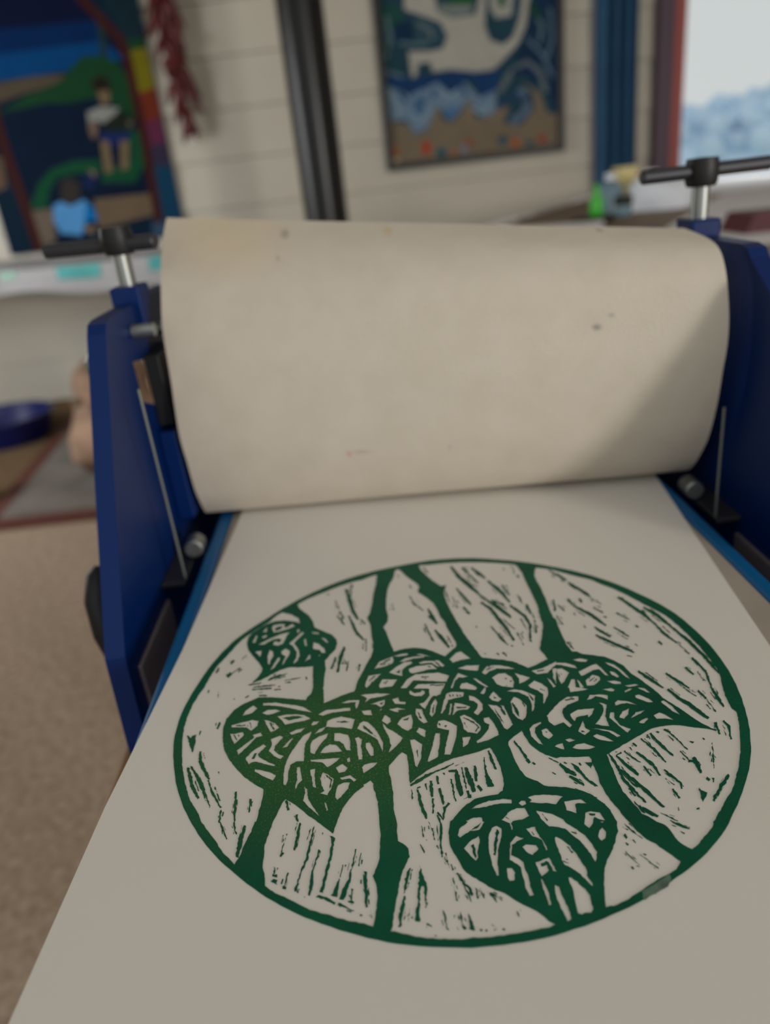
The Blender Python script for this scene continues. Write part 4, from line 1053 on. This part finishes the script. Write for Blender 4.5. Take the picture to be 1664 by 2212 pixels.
K -619,-919 -622,-930 -620,-931 -617,-920
K -625,-898 -634,-927 -628,-931 -619,-902
K -617,-924 -615,-931 -613,-930 -615,-924
K -630,-908 -623,-939 -618,-939 -624,-908
K -684,-706 -686,-726 -685,-727 -682,-707
K -686,-693 -691,-724 -689,-725 -684,-694
K -674,-693 -684,-737 -692,-784 -689,-786 -680,-739 -672,-695
K -686,-788 -678,-774 -683,-769 -691,-783
K -695,-832 -696,-842 -695,-842 -694,-832
K -706,-825 -706,-852 -703,-853 -704,-826
K -712,-854 -694,-856 -693,-868 -709,-861
K -713,-884 -703,-871 -693,-877 -691,-899
K -673,-878 -678,-895 -676,-896 -671,-879
K -657,-886 -661,-905 -659,-907 -655,-887
K -659,-854 -666,-888 -670,-910 -667,-912 -660,-891 -656,-855
K -674,-912 -662,-918 -660,-910 -672,-904
K -572,-813 -579,-844 -578,-845 -571,-814
K -551,-782 -557,-807 -556,-808 -550,-782
K -556,-775 -567,-820 -577,-861 -575,-862 -563,-822 -554,-776
K -574,-892 -574,-911 -572,-911 -572,-893
K -574,-912 -575,-938 -573,-939 -572,-913
K -579,-856 -583,-909 -584,-952 -578,-953 -572,-911 -573,-858
K -518,-722 -503,-736 -505,-763 -509,-792 -514,-824 -523,-869 -530,-908 -538,-943 -546,-940 -540,-898 -527,-845 -519,-795 -515,-762
K -548,-943 -537,-947 -536,-940 -547,-937
K -465,-852 -467,-862 -465,-862 -463,-852
K -487,-867 -490,-880 -488,-881 -486,-867
K -474,-848 -484,-896 -481,-897 -472,-849
K -486,-896 -484,-931 -493,-970 -512,-960 -497,-934
K -429,-821 -434,-846 -432,-847 -427,-821
K -453,-843 -457,-872 -455,-873 -451,-844
K -432,-790 -441,-847 -449,-883 -446,-884 -435,-850 -429,-791
K -450,-881 -443,-884 -452,-927 -465,-968 -471,-984 -484,-978 -471,-933 -455,-905
K -439,-960 -440,-969 -439,-969 -437,-961
K -452,-967 -452,-978 -451,-978 -450,-967
K -445,-945 -449,-995 -444,-996 -440,-946
K -450,-1003 -443,-1006 -443,-1003 -450,-1001
K -456,-993 -436,-1000 -435,-995 -455,-987
K -409,-839 -411,-853 -408,-854 -407,-840
K -410,-828 -413,-841 -412,-841 -409,-828
K -413,-809 -422,-859 -419,-861 -410,-811
K -560,-959 -551,-952 -526,-966 -498,-988 -502,-996 -526,-976
K -461,-1021 -447,-1030 -446,-1028 -461,-1020
K -481,-995 -465,-1005 -464,-1003 -480,-993
K -490,-996 -464,-1013 -438,-1027 -437,-1024 -462,-1007 -488,-993
K -489,-993 -482,-1006 -478,-1004 -485,-991
K -421,-1044 -413,-1048 -411,-1042 -419,-1038
K -547,-705 -546,-713 -543,-713 -544,-705
K -599,-956 -595,-959 -593,-956 -597,-953
K -397,-895 -397,-910 -395,-910 -395,-895
K -415,-915 -416,-932 -414,-932 -413,-915
K -407,-894 -406,-942 -401,-942 -402,-894
K -391,-946 -391,-980 -389,-980 -389,-946
K -406,-931 -407,-956 -405,-956 -404,-931
K -402,-885 -405,-942 -403,-980 -403,-1017 -396,-1018 -391,-982 -394,-943 -395,-886
K -395,-990 -392,-1007 -386,-1007 -388,-990
K -391,-1046 -389,-1055 -387,-1055 -389,-1045
K -387,-1032 -384,-1056 -381,-1056 -384,-1032
K -217,-884 -214,-911 -208,-934 -203,-969 -208,-1018 -215,-1021 -212,-968 -222,-966 -232,-1040 -235,-1090 -252,-1084 -237,-1023 -230,-965 -223,-923
K -227,-931 -214,-929 -203,-956 -211,-961 -218,-950
K -245,-900 -256,-936 -254,-937 -243,-901
K -259,-946 -263,-964 -262,-965 -257,-946
K -253,-891 -270,-933 -279,-984 -274,-985 -261,-937 -248,-894
K -295,-1046 -299,-1065 -298,-1066 -294,-1047
K -278,-1042 -284,-1075 -283,-1076 -276,-1042
K -280,-992 -296,-1046 -302,-1099 -296,-1100 -284,-1050 -273,-994
K -273,-1057 -275,-1066 -272,-1066 -271,-1057
K -259,-1064 -261,-1073 -259,-1073 -257,-1064
K -264,-1039 -272,-1082 -270,-1082 -262,-1040
K -189,-734 -188,-748 -186,-748 -187,-734
K -189,-739 -189,-753 -188,-753 -188,-739
K -199,-728 -195,-774 -192,-773 -195,-728
K -187,-785 -186,-791 -184,-790 -185,-784
K -176,-728 -172,-743 -171,-742 -174,-727
K -160,-742 -156,-761 -154,-761 -158,-741
K -172,-712 -162,-759 -160,-791 -158,-791 -158,-758 -170,-711
K -132,-727 -135,-779 -132,-779 -130,-727
K -146,-725 -148,-795 -145,-795 -144,-725
K -138,-686 -132,-728 -138,-767 -143,-806 -143,-867 -138,-867 -135,-806 -130,-768 -125,-728 -133,-685
K -154,-816 -152,-831 -148,-830 -150,-816
K -135,-885 -134,-895 -133,-895 -134,-884
K -135,-865 -135,-877 -133,-877 -133,-865
K -128,-850 -124,-910 -122,-910 -126,-850
K -130,-873 -129,-887 -127,-887 -128,-873
K -105,-908 -104,-917 -103,-917 -103,-908
K -117,-899 -114,-921 -108,-920 -111,-897
K -73,-985 -60,-1016 -59,-1016 -72,-984
K -92,-939 -78,-974 -77,-973 -91,-938
K -103,-932 -87,-979 -73,-993 -68,-1021 -63,-1020 -64,-989 -79,-974 -98,-930
K -81,-1019 -79,-1031 -77,-1030 -80,-1019
K -87,-1011 -82,-1032 -81,-1032 -86,-1010
K -86,-977 -80,-1010 -72,-1041 -69,-1040 -75,-1008 -84,-976
K -125,-965 -124,-977 -123,-977 -124,-965
K -108,-979 -107,-992 -105,-992 -106,-979
K -117,-946 -115,-1002 -114,-1002 -115,-946
K -109,-1013 -110,-1025 -108,-1025 -107,-1013
K -116,-1002 -118,-1032 -113,-1033 -111,-1002
K -42,-999 -41,-1008 -39,-1008 -40,-998
K -51,-996 -49,-1032 -46,-1031 -47,-996
K -28,-1016 -27,-1026 -26,-1026 -27,-1016
K -43,-1019 -42,-1025 -40,-1025 -41,-1018
K -38,-998 -31,-1034 -28,-1033 -35,-997
K 4,-1036 6,-1045 7,-1045 5,-1035
K 5,-1023 8,-1036 10,-1035 6,-1023
K -11,-1018 4,-1056 9,-1053 -5,-1014
K 3,-1016 12,-1026 14,-1025 4,-1015
K 17,-1034 25,-1042 26,-1040 19,-1032
K -3,-1022 24,-1051 27,-1048 -1,-1019
K -168,-1091 -169,-1108 -167,-1108 -166,-1091
K -152,-1093 -153,-1107 -151,-1107 -151,-1093
K -160,-1057 -160,-1089 -157,-1119 -156,-1119 -156,-1088 -159,-1057
K -161,-1121 -154,-1129 -150,-1125 -156,-1117
K -116,-1083 -116,-1095 -114,-1095 -115,-1083
K -101,-1091 -99,-1107 -97,-1107 -99,-1091
K -111,-1072 -109,-1118 -106,-1118 -108,-1071
K -112,-1120 -105,-1134 -99,-1130 -106,-1116
K -84,-1079 -80,-1099 -72,-1137 -91,-1133
K -220,-1108 -216,-1110 -216,-1107 -220,-1106
K -217,-1101 -202,-1111 -200,-1106 -214,-1096
K -59,-1135 -56,-1143 -51,-1141 -55,-1133
K -44,-1141 -41,-1147 -37,-1144 -41,-1138
K -18,-1140 -16,-1145 -14,-1144 -16,-1139
K -22,-1125 -10,-1145 -7,-1143 -19,-1122
K 7,-1147 14,-1147 14,-1143 7,-1143
K -198,-1140 -191,-1143 -190,-1140 -197,-1137
K -127,-1120 -125,-1130 -122,-1129 -123,-1119
K 70,-1089 71,-1093 73,-1092 72,-1088
K 61,-1090 62,-1111 65,-1111 63,-1089
K -201,-809 -199,-821 -197,-820 -199,-808
K -209,-804 -197,-841 -195,-840 -207,-803
K -132,-1081 -131,-1092 -129,-1092 -129,-1080
K -206,-1024 -207,-1030 -205,-1031 -204,-1025
K -212,-1022 -216,-1043 -212,-1044 -208,-1023
K -219,-536 -187,-520 -156,-502 -117,-481 -119,-473 -160,-487 -191,-506 -221,-528
K -120,-479 -83,-472 -47,-448 -48,-443 -85,-463 -121,-474
K -42,-461 0,-446 -1,-442 -43,-457
K -198,-556 -197,-625 -189,-664 -179,-701 -173,-699 -178,-661 -185,-622 -191,-556
K -190,-653 -182,-692 -172,-688 -181,-650
K -166,-532 -164,-564 -160,-564 -161,-532
K -149,-520 -151,-600 -141,-600 -138,-521
K -147,-608 -154,-675 -148,-676 -140,-609
K -122,-501 -121,-543 -113,-542 -114,-501
K -118,-563 -118,-604 -112,-642 -106,-641 -106,-602 -112,-562
K -136,-677 -117,-712 -103,-661 -86,-642 -90,-636 -111,-655 -121,-701 -132,-673
K -94,-491 -91,-502 -85,-498 -88,-487
K -71,-491 -40,-490 -39,-478 -70,-479
K -69,-524 -69,-581 -66,-635 -62,-634 -62,-580 -65,-524
K -48,-487 -52,-535 -52,-581 -44,-615 -33,-612 -32,-578 -32,-533 -36,-486
K -22,-472 -21,-529 -18,-584 -15,-583 -15,-528 -18,-471
K -11,-476 -8,-544 2,-603 14,-600 13,-538 1,-472
K -20,-591 -15,-628 -6,-625 -11,-588
K 26,-471 20,-550 30,-550 36,-471
K 21,-578 31,-602 42,-593 31,-569
K 70,-431 63,-492 60,-550 65,-550 72,-492 75,-431
K 70,-504 76,-529 86,-583 58,-585 61,-544
K 93,-401 95,-456 103,-505 109,-503 106,-452 99,-399
K -33,-631 -4,-616 -5,-611 -35,-626
K -218,-547 -220,-603 -217,-603 -215,-547
K -197,-554 -183,-548 -185,-542 -199,-548
K 202,-364 213,-413 225,-460 235,-484 240,-481 234,-454 222,-407 207,-361
K 225,-476 234,-493 242,-485 234,-468
K 245,-494 254,-505 260,-497 252,-485
K 307,-553 317,-563 319,-560 309,-550
K 313,-476 340,-508 343,-504 316,-472
K -37,607 -30,572 -28,573 -35,609
K -29,613 -21,570 -19,571 -28,615
K -37,672 -23,575 -5,521 4,529 -7,588 -28,679
K -26,566 -15,549 -13,552 -24,569
K -36,602 -6,547 0,558 -30,613
K 15,393 29,350 31,352 17,395
K -16,434 -6,398 -4,400 -13,436
K -22,471 1,384 30,306 37,314 16,399 -14,480
K -73,496 -64,455 -61,458 -69,498
K -67,524 -61,485 -59,486 -66,525
K -63,537 -51,439 -34,371 -30,374 -44,443 -59,539
K -48,412 -40,380 -33,386 -41,418
K -109,750 -97,717 -94,720 -107,753
K -83,777 -73,745 -71,747 -81,779
K -117,822 -105,745 -59,661 -56,666 -99,753 -113,825
K -111,939 -103,905 -97,910 -106,944
K -170,1065 -164,1044 -160,1049 -166,1071
K 45,327 49,314 54,319 50,332
K -231,723 -229,709 -226,711 -228,725
K -217,762 -213,703 -209,704 -214,763
K 31,374 34,362 36,364 33,376
K 34,412 45,346 48,347 37,414
K -18,1065 -13,1036 -9,1039 -15,1068
K -17,1116 3,1043 8,1050 -11,1124
K 200,984 228,902 230,906 202,988
K 179,923 214,824 216,827 181,927
K 138,1089 162,962 188,890 215,824 243,764 253,779 231,849 206,918 179,985 150,1102
K 202,859 216,841 217,844 203,862
K 199,912 222,890 224,896 201,917
K 192,899 258,833 260,840 194,906
K 225,1068 233,1049 235,1054 228,1072
K 198,1057 218,998 231,1016 210,1076
K 220,971 227,944 229,947 223,974
K 236,915 248,868 250,871 238,918
K 219,1010 262,869 268,877 225,1019
K 269,985 285,953 287,958 271,990
K 268,983 280,955 283,960 271,988
K 251,1047 276,974 307,914 315,927 290,998 259,1061
K 325,795 342,743 344,747 328,799
K 356,816 381,735 384,739 360,820
K 315,886 339,803 365,728 389,639 397,648 379,745 353,823 323,898
K 156,729 169,689 172,693 160,733
K 146,767 162,707 163,709 147,769
K 137,841 164,739 191,661 198,669 176,755 144,850
K 154,604 164,578 167,582 157,608
K 146,647 171,574 179,584 154,657
K 247,737 272,678 273,680 248,740
K 307,661 331,608 334,613 310,666
K 240,774 268,705 296,640 340,550 345,557 305,654 276,719 246,783
K 283,579 303,494 306,497 286,583
K 298,443 324,348 325,349 299,445
K 244,669 280,596 297,505 323,396 339,302 348,308 337,408 313,520 293,614 251,683
K 275,579 286,545 288,548 277,582
K 270,619 282,583 285,586 272,622
K 271,629 303,522 313,534 283,642
K 296,660 312,615 316,619 300,665
K 336,652 363,580 366,584 339,656
K 300,681 324,583 366,497 375,510 341,606 309,693
K 324,689 341,670 342,673 325,692
K 306,658 320,641 322,646 308,663
K 309,672 357,621 363,635 315,686
K 402,819 407,791 410,795 406,822
K 405,791 408,757 411,760 408,794
K 382,822 400,708 408,715 390,829
K 455,686 458,668 460,671 458,689
K 442,705 448,617 455,621 450,710
K 412,485 421,391 424,393 416,487
K 411,482 420,383 422,385 413,483
K 384,610 407,551 431,498 441,417 412,286 420,284 454,420 445,513 419,569 391,622
K 456,566 455,539 459,541 460,568
K 461,587 462,565 465,566 464,588
K 464,606 468,516 479,523 476,613
K 484,525 485,511 487,512 486,526
K 471,528 481,472 485,476 475,532
K 480,423 473,381 475,381 482,423
K 456,396 450,357 453,357 459,396
K 474,459 456,345 463,345 480,460
K 285,384 302,336 304,340 288,388
K 277,352 292,302 294,304 279,354
K 256,446 278,357 307,274 311,279 286,366 261,451
K 385,362 386,336 389,338 388,364
K 385,348 389,308 391,309 387,350
K 369,367 378,261 382,263 373,370
K 395,367 395,352 400,354 400,369
K 317,483 327,457 329,459 320,486
K 328,444 341,407 343,410 331,447
K 325,500 365,398 368,402 328,505
K 70,831 70,807 72,808 72,831
K 64,790 67,755 69,756 66,791
K 76,834 84,711 89,714 81,836
K 97,696 100,658 104,660 101,698
K 124,725 128,692 132,694 128,727
K 106,766 118,646 122,648 110,768
K 242,221 249,201 256,209 249,229
K 285,216 290,209 292,212 286,219
K 270,221 285,187 290,194 275,228
K 186,231 195,220 198,227 189,239
K 474,1024 470,1003 473,1003 477,1024
K 482,1025 472,933 477,934 486,1026
K 482,906 488,876 496,885 490,916
K 426,1004 425,984 431,986 432,1006
K 184,462 188,449 192,452 188,466
K 321,267 329,255 333,262 325,274
K 530,490 529,454 531,455 533,491
K 500,503 498,476 500,477 502,504
K 516,541 508,430 516,432 524,543
K 416,290 420,275 427,282 422,298
K -379,422 -382,381 -378,380 -376,421
K -378,442 -379,417 -376,416 -375,442
K -365,471 -367,358 -363,357 -361,470
K -323,389 -323,373 -321,372 -321,389
K -334,419 -330,364 -327,364 -331,419
K 601,615 598,592 600,592 603,615
K 595,611 587,573 590,573 597,611
K 609,622 590,514 600,515 619,623
K 666,865 675,838 678,842 669,868
K 666,921 689,850 696,860 673,931
K 700,801 709,778 712,782 703,805
K 704,812 713,792 717,798 707,818
K 689,866 723,791 733,807 699,882
K 732,738 751,693 754,697 734,743
K 726,753 749,703 752,706 728,757
K 727,770 758,690 794,622 802,633 772,711 734,782
K 738,601 740,561 750,568 749,609
K 702,576 709,550 712,553 705,579
K 690,615 696,591 698,594 693,618
K 679,608 697,525 705,534 687,618
K 695,501 724,436 727,439 698,505
K 766,438 785,400 787,403 768,442
K 695,535 721,484 748,437 769,384 792,334 799,344 782,401 762,457 733,503 702,547
K 781,491 790,477 792,481 784,495
K 808,510 818,495 822,500 811,516
K 784,507 814,446 819,453 789,514
K 642,552 648,529 651,532 645,555
K 621,566 636,502 642,508 626,573
K 582,410 585,393 588,396 586,413
K 605,459 608,436 610,437 606,461
K 586,470 598,383 604,388 592,475
K 792,656 798,643 801,647 794,660
K 773,651 798,604 805,614 780,661
K 793,576 801,558 804,562 796,580
K 820,576 827,561 829,564 823,579
K 797,596 831,526 834,530 800,600
K 807,414 817,401 823,411 813,424
K 905,419 914,400 917,404 907,422
K 890,367 902,343 904,346 892,370
K 876,432 917,361 921,367 881,440
K 826,269 835,252 837,254 828,272
K 838,242 855,208 858,212 841,246
K 825,314 845,266 869,225 873,231 854,278 830,321
K 777,285 793,250 795,253 779,288
K 738,319 754,287 756,290 740,322
K 737,336 757,283 783,238 789,247 769,299 743,346
K 731,245 765,201 767,203 732,247
K 746,207 788,155 790,157 747,210
K 722,269 747,230 772,192 809,145 846,101 852,110 819,160 783,210 757,245 728,280
K 830,161 843,149 845,154 833,166
K 803,153 815,142 818,147 806,158
K 807,163 845,119 849,126 812,171
K 810,86 827,74 830,80 813,92
K 926,311 932,290 940,299 934,320
K 979,164 984,135 993,144 989,173
K 875,165 880,150 883,154 878,169
K 678,478 677,452 682,454 684,480
K 694,364 695,338 700,342 699,367
K 973,384 992,326 994,328 975,386
K 946,565 977,475 980,479 950,570
K 927,573 958,478 975,429 993,385 1013,307 1022,317 1008,402 991,451 973,497 937,586
K 988,385 992,370 994,372 990,388
K 1008,436 1011,406 1015,410 1012,439
K 993,425 1004,354 1017,366 1006,437
K 1044,282 1057,216 1060,220 1048,286
K 1017,242 1026,204 1029,207 1021,245
K 1014,324 1024,218 1054,135 1061,143 1037,232 1022,331
K 1065,146 1070,129 1073,131 1067,149
K 1063,73 1072,46 1076,50 1067,77
K 1057,138 1067,92 1079,48 1081,50 1071,95 1059,140
K 1031,376 1050,312 1053,316 1035,380
K 1046,434 1067,373 1070,378 1050,439
K 1017,452 1033,404 1051,360 1064,308 1079,258 1089,268 1079,324 1068,380 1048,424 1026,465
K 1112,131 1124,46 1127,49 1115,133
K 1102,202 1108,151 1116,103 1124,57 1127,60 1121,108 1113,156 1105,204
K 1078,263 1092,197 1106,134 1115,68 1123,6 1128,-51 1133,-106 1142,-99 1141,-41 1139,19 1131,83 1122,149 1106,211 1088,273
K 1062,-84 1061,-143 1063,-141 1064,-83
K 1057,-73 1054,-141 1057,-140 1060,-71
K 1073,20 1078,-35 1083,-85 1073,-139 1064,-193 1070,-191 1084,-135 1096,-77 1089,-25 1081,26
K 1085,6 1085,-10 1088,-8 1088,8
K 1070,15 1073,-37 1083,-29 1080,23
K 1051,-215 1048,-263 1050,-262 1053,-214
K 1078,-191 1074,-233 1078,-231 1081,-189
K 1063,-183 1055,-252 1056,-311 1065,-307 1071,-243 1072,-178
K 1029,-38 1034,-56 1038,-53 1032,-35
K 1012,-59 1016,-69 1019,-66 1015,-56
K 1016,-43 1030,-98 1039,-89 1025,-34
K 948,-144 961,-171 963,-168 951,-142
K 916,-90 925,-114 927,-112 918,-88
K 921,-66 949,-135 976,-179 983,-171 962,-120 929,-57
K 851,-67 872,-109 875,-106 854,-64
K 845,-43 865,-89 868,-85 848,-39
K 814,-28 829,-70 847,-107 877,-161 883,-153 859,-93 842,-56 822,-20
K 592,244 598,220 600,222 595,247
K 579,243 593,181 599,187 585,249
K 984,-190 991,-209 993,-207 987,-188
K 976,-182 984,-205 985,-203 978,-181
K 956,-170 983,-232 987,-227 961,-165
K 1000,-233 1002,-253 1004,-252 1002,-232
K 1024,-202 1026,-222 1028,-221 1026,-201
K 1003,-200 1012,-254 1021,-247 1012,-192
K 1030,-262 1031,-291 1034,-289 1033,-260
K 1003,-284 1004,-317 1007,-316 1006,-283
K 1015,-247 1017,-331 1020,-329 1018,-245
K 1015,-322 1018,-337 1024,-331 1022,-317
K 922,-263 938,-303 955,-340 957,-337 942,-299 925,-261
K 905,-163 924,-214 926,-212 907,-161
K 888,-172 909,-243 933,-285 951,-330 971,-372 980,-363 966,-316 949,-268 923,-228 898,-162
K 1002,-436 996,-467 998,-467 1005,-435
K 1009,-412 1005,-440 1008,-439 1012,-411
K 1019,-389 1024,-420 1002,-489 1008,-488 1036,-415 1026,-383
K 975,-405 971,-431 973,-431 977,-405
K 979,-406 975,-427 976,-426 981,-406
K 985,-392 973,-460 982,-457 995,-389
K 798,-401 803,-405 806,-401 800,-397
K 781,-402 800,-424 808,-413 789,-391
K 790,-444 795,-463 797,-462 792,-442
K 787,-429 796,-458 798,-457 789,-428
K 798,-420 811,-470 826,-517 830,-514 818,-464 802,-416
K 752,-405 758,-416 764,-409 758,-399
K 722,-425 731,-463 734,-461 725,-423
K 724,-429 733,-466 734,-465 725,-428
K 725,-412 738,-484 762,-540 768,-535 750,-475 732,-406
K 706,-426 708,-433 711,-431 709,-424
K 710,-415 712,-441 718,-438 717,-411
K 695,-432 708,-473 710,-471 696,-431
K 692,-499 704,-533 705,-532 693,-498
K 680,-433 704,-496 713,-532 723,-567 728,-563 721,-526 713,-488 685,-428
K 635,-461 640,-468 642,-466 637,-459
K 639,-453 653,-471 658,-464 645,-446
K 624,-470 626,-486 630,-484 628,-468
K 598,-508 601,-515 602,-513 600,-506
K 596,-486 608,-516 613,-511 602,-481
K 596,-517 605,-534 607,-532 598,-515
K 607,-491 616,-509 618,-507 610,-489
K 601,-495 617,-527 636,-555 639,-552 622,-521 604,-492
K 656,-510 670,-555 672,-553 658,-509
K 656,-586 670,-631 672,-630 658,-585
K 639,-503 655,-542 672,-576 678,-627 684,-624 683,-568 665,-531 645,-497
K 566,-489 572,-487 573,-485 566,-486
K 561,-508 588,-494 587,-488 560,-502
K 594,-566 604,-591 607,-589 597,-563
K 592,-545 602,-573 605,-571 594,-543
K 559,-509 580,-569 604,-614 611,-607 593,-558 566,-502
K 635,-589 637,-602 640,-600 638,-587
K 652,-587 653,-597 655,-596 655,-585
K 639,-572 648,-625 654,-621 645,-568
K 543,-570 552,-623 553,-622 545,-569
K 560,-553 573,-616 574,-615 561,-552
K 536,-491 540,-533 544,-572 543,-625 553,-658 564,-689 585,-742 591,-737 573,-682 565,-650 555,-618 556,-567 550,-527 543,-487
K 564,-628 582,-671 585,-669 567,-626
K 549,-590 566,-630 569,-628 551,-587
K 550,-580 564,-613 578,-644 593,-674 607,-708 621,-740 636,-771 643,-765 632,-731 619,-697 606,-663 591,-632 575,-602 558,-572
K 563,-664 566,-675 568,-674 565,-662
K 549,-686 551,-700 553,-699 551,-684
K 551,-669 562,-709 568,-705 558,-665
K 562,-747 567,-765 570,-764 564,-745
K 546,-757 552,-777 554,-776 548,-755
K 548,-731 564,-785 571,-781 554,-726
K 597,-779 605,-791 606,-790 599,-778
K 574,-785 588,-802 590,-800 576,-783
K 563,-764 579,-790 601,-809 608,-801 592,-776 569,-756
K 702,-615 712,-639 714,-638 704,-613
K 707,-620 715,-638 717,-636 709,-618
K 705,-603 719,-643 737,-679 742,-675 728,-635 710,-598
K 740,-684 739,-689 741,-689 742,-683
K 737,-668 727,-697 733,-697 743,-669
K 712,-647 719,-662 721,-660 714,-645
K 693,-661 700,-672 702,-670 695,-658
K 694,-643 713,-679 715,-677 697,-641
K 713,-716 716,-729 717,-728 714,-715
K 695,-718 697,-732 698,-731 697,-717
K 696,-695 702,-739 710,-734 704,-690
K 806,-518 811,-537 814,-535 808,-516
K 794,-555 797,-566 799,-565 796,-553
K 797,-522 810,-579 816,-574 803,-518
K 824,-564 832,-567 833,-565 825,-561
K 806,-577 828,-586 835,-573 813,-564
K 840,-561 837,-586 840,-585 842,-560
K 839,-581 839,-602 841,-601 842,-580
K 826,-561 820,-602 822,-639 832,-635 839,-594 837,-556
K 831,-665 836,-677 845,-669 840,-657
K 855,-665 847,-686 853,-686 861,-665
K 851,-480 861,-490 867,-482 857,-472
K 907,-467 907,-477 912,-474 912,-465
K 910,-562 906,-572 908,-573 912,-563
K 902,-556 892,-581 899,-581 909,-556
K 904,-533 891,-566 893,-566 906,-533
K 902,-550 882,-594 885,-594 904,-551
K 932,-492 913,-537 895,-580 878,-622 880,-623 898,-580 916,-537 934,-492
K 871,-712 833,-749 834,-751 872,-714
K 888,-674 861,-701 861,-702 889,-675
K 915,-656 874,-690 840,-726 809,-763 813,-769 847,-736 881,-701 919,-664
K 788,-703 809,-728 774,-766
K 684,-776 682,-791 686,-790 688,-775
K 741,-795 751,-794 753,-787 742,-788
K 645,-801 658,-812 660,-810 647,-799
K 636,-826 647,-836 648,-834 638,-824
K 619,-792 639,-814 660,-833 662,-831 643,-809 621,-790
K 674,-851 688,-864 689,-862 675,-849
K 634,-844 648,-855 650,-853 635,-842
K 639,-834 660,-855 684,-871 689,-866 668,-845 644,-829
K 652,-876 661,-886 664,-882 655,-873
K 440,-519 464,-526 451,-555
K 388,-512 408,-541 421,-590 451,-640 441,-643 410,-591 394,-544
K 377,-550 390,-568 392,-565 379,-548
K 358,-551 371,-570 372,-569 359,-550
K 342,-517 359,-560 387,-584 394,-574 373,-543 350,-508
K 394,-599 406,-615 407,-613 396,-597
K 372,-612 381,-621 383,-618 374,-609
K 362,-582 380,-611 402,-633 408,-626 391,-597 368,-574
K 363,-509 372,-517 375,-512 366,-504
K 413,-520 414,-535 422,-532 420,-516
K 408,-660 423,-673 424,-672 409,-659
K 372,-654 395,-674 396,-672 374,-652
K 366,-640 392,-664 430,-696 433,-693 396,-658 368,-636
K 439,-745 442,-755 443,-754 440,-744
K 447,-732 457,-763 460,-761 450,-730
K 499,-819 506,-833 508,-831 501,-817
K 476,-828 488,-846 489,-845 477,-827
K 484,-819 502,-853 521,-885 523,-883 506,-850 486,-817
K 468,-861 472,-877 479,-873 475,-857
K 487,-886 492,-901 498,-897 492,-882
K 461,-894 467,-904 470,-900 465,-891
K 465,-945 474,-963 475,-961 467,-944
K 445,-933 450,-944 451,-943 447,-932
K 449,-926 470,-974 473,-971 452,-923
K 468,-984 472,-989 473,-988 470,-982
K 469,-971 479,-992 480,-990 471,-969
K 449,-984 452,-995 455,-993 453,-982
K 504,-941 510,-950 513,-948 507,-939
K 492,-945 508,-967 510,-966 494,-943
K 530,-980 538,-992 539,-991 531,-979
K 514,-992 520,-1004 522,-1002 516,-990
K 509,-973 529,-1004 532,-1001 512,-970
T 449,-1075 502,-1051 554,-1027 556,-1044 532,-1068 488,-1088 448,-1102"""
OUTLINE = "-1198,-104 -1171,-253 -1116,-424 -1036,-584 -961,-698 -844,-829 -691,-963 -539,-1055 -340,-1141 -204,-1173 -70,-1191 66,-1190 158,-1181 306,-1148 432,-1107 553,-1050 667,-989 809,-876 827,-854 917,-750 1025,-599 1073,-503 1135,-333 1168,-199 1188,-42 1181,184 1137,395 1038,591 915,767 713,946 443,1102 253,1172 24,1197 -155,1176 -360,1130 -536,1056 -758,896 -891,760 -1041,585 -1168,230 -1200,54"
rnd = random.Random(7)
ring = [tuple(map(float, q.split(','))) for q in OUTLINE.split()]
ring = [(r_[0], r_[1]) for r_ in ring]
base = []
for k in range(240):
    a = 2 * math.pi * k / 240 - math.pi
    # radius read between the measured points
    pts = sorted((math.atan2(y, x), math.hypot(x, y)) for x, y in ring)
    lo = max([p for p in pts if p[0] <= a], default=(pts[-1][0] - 2 * math.pi, pts[-1][1])); hi = min([p for p in pts if p[0] > a], default=(pts[0][0] + 2 * math.pi, pts[0][1]))
    t = (a - lo[0]) / max(1e-6, hi[0] - lo[0]); rr = lo[1] + (hi[1] - lo[1]) * t
    base.append((rr * math.cos(a) + rnd.uniform(-1.2, 1.2), rr * math.sin(a) + rnd.uniform(-1.2, 1.2)))
layers = [(base, 0)]
for kind, p in parse(PRINT):
    big = len(p) > 40
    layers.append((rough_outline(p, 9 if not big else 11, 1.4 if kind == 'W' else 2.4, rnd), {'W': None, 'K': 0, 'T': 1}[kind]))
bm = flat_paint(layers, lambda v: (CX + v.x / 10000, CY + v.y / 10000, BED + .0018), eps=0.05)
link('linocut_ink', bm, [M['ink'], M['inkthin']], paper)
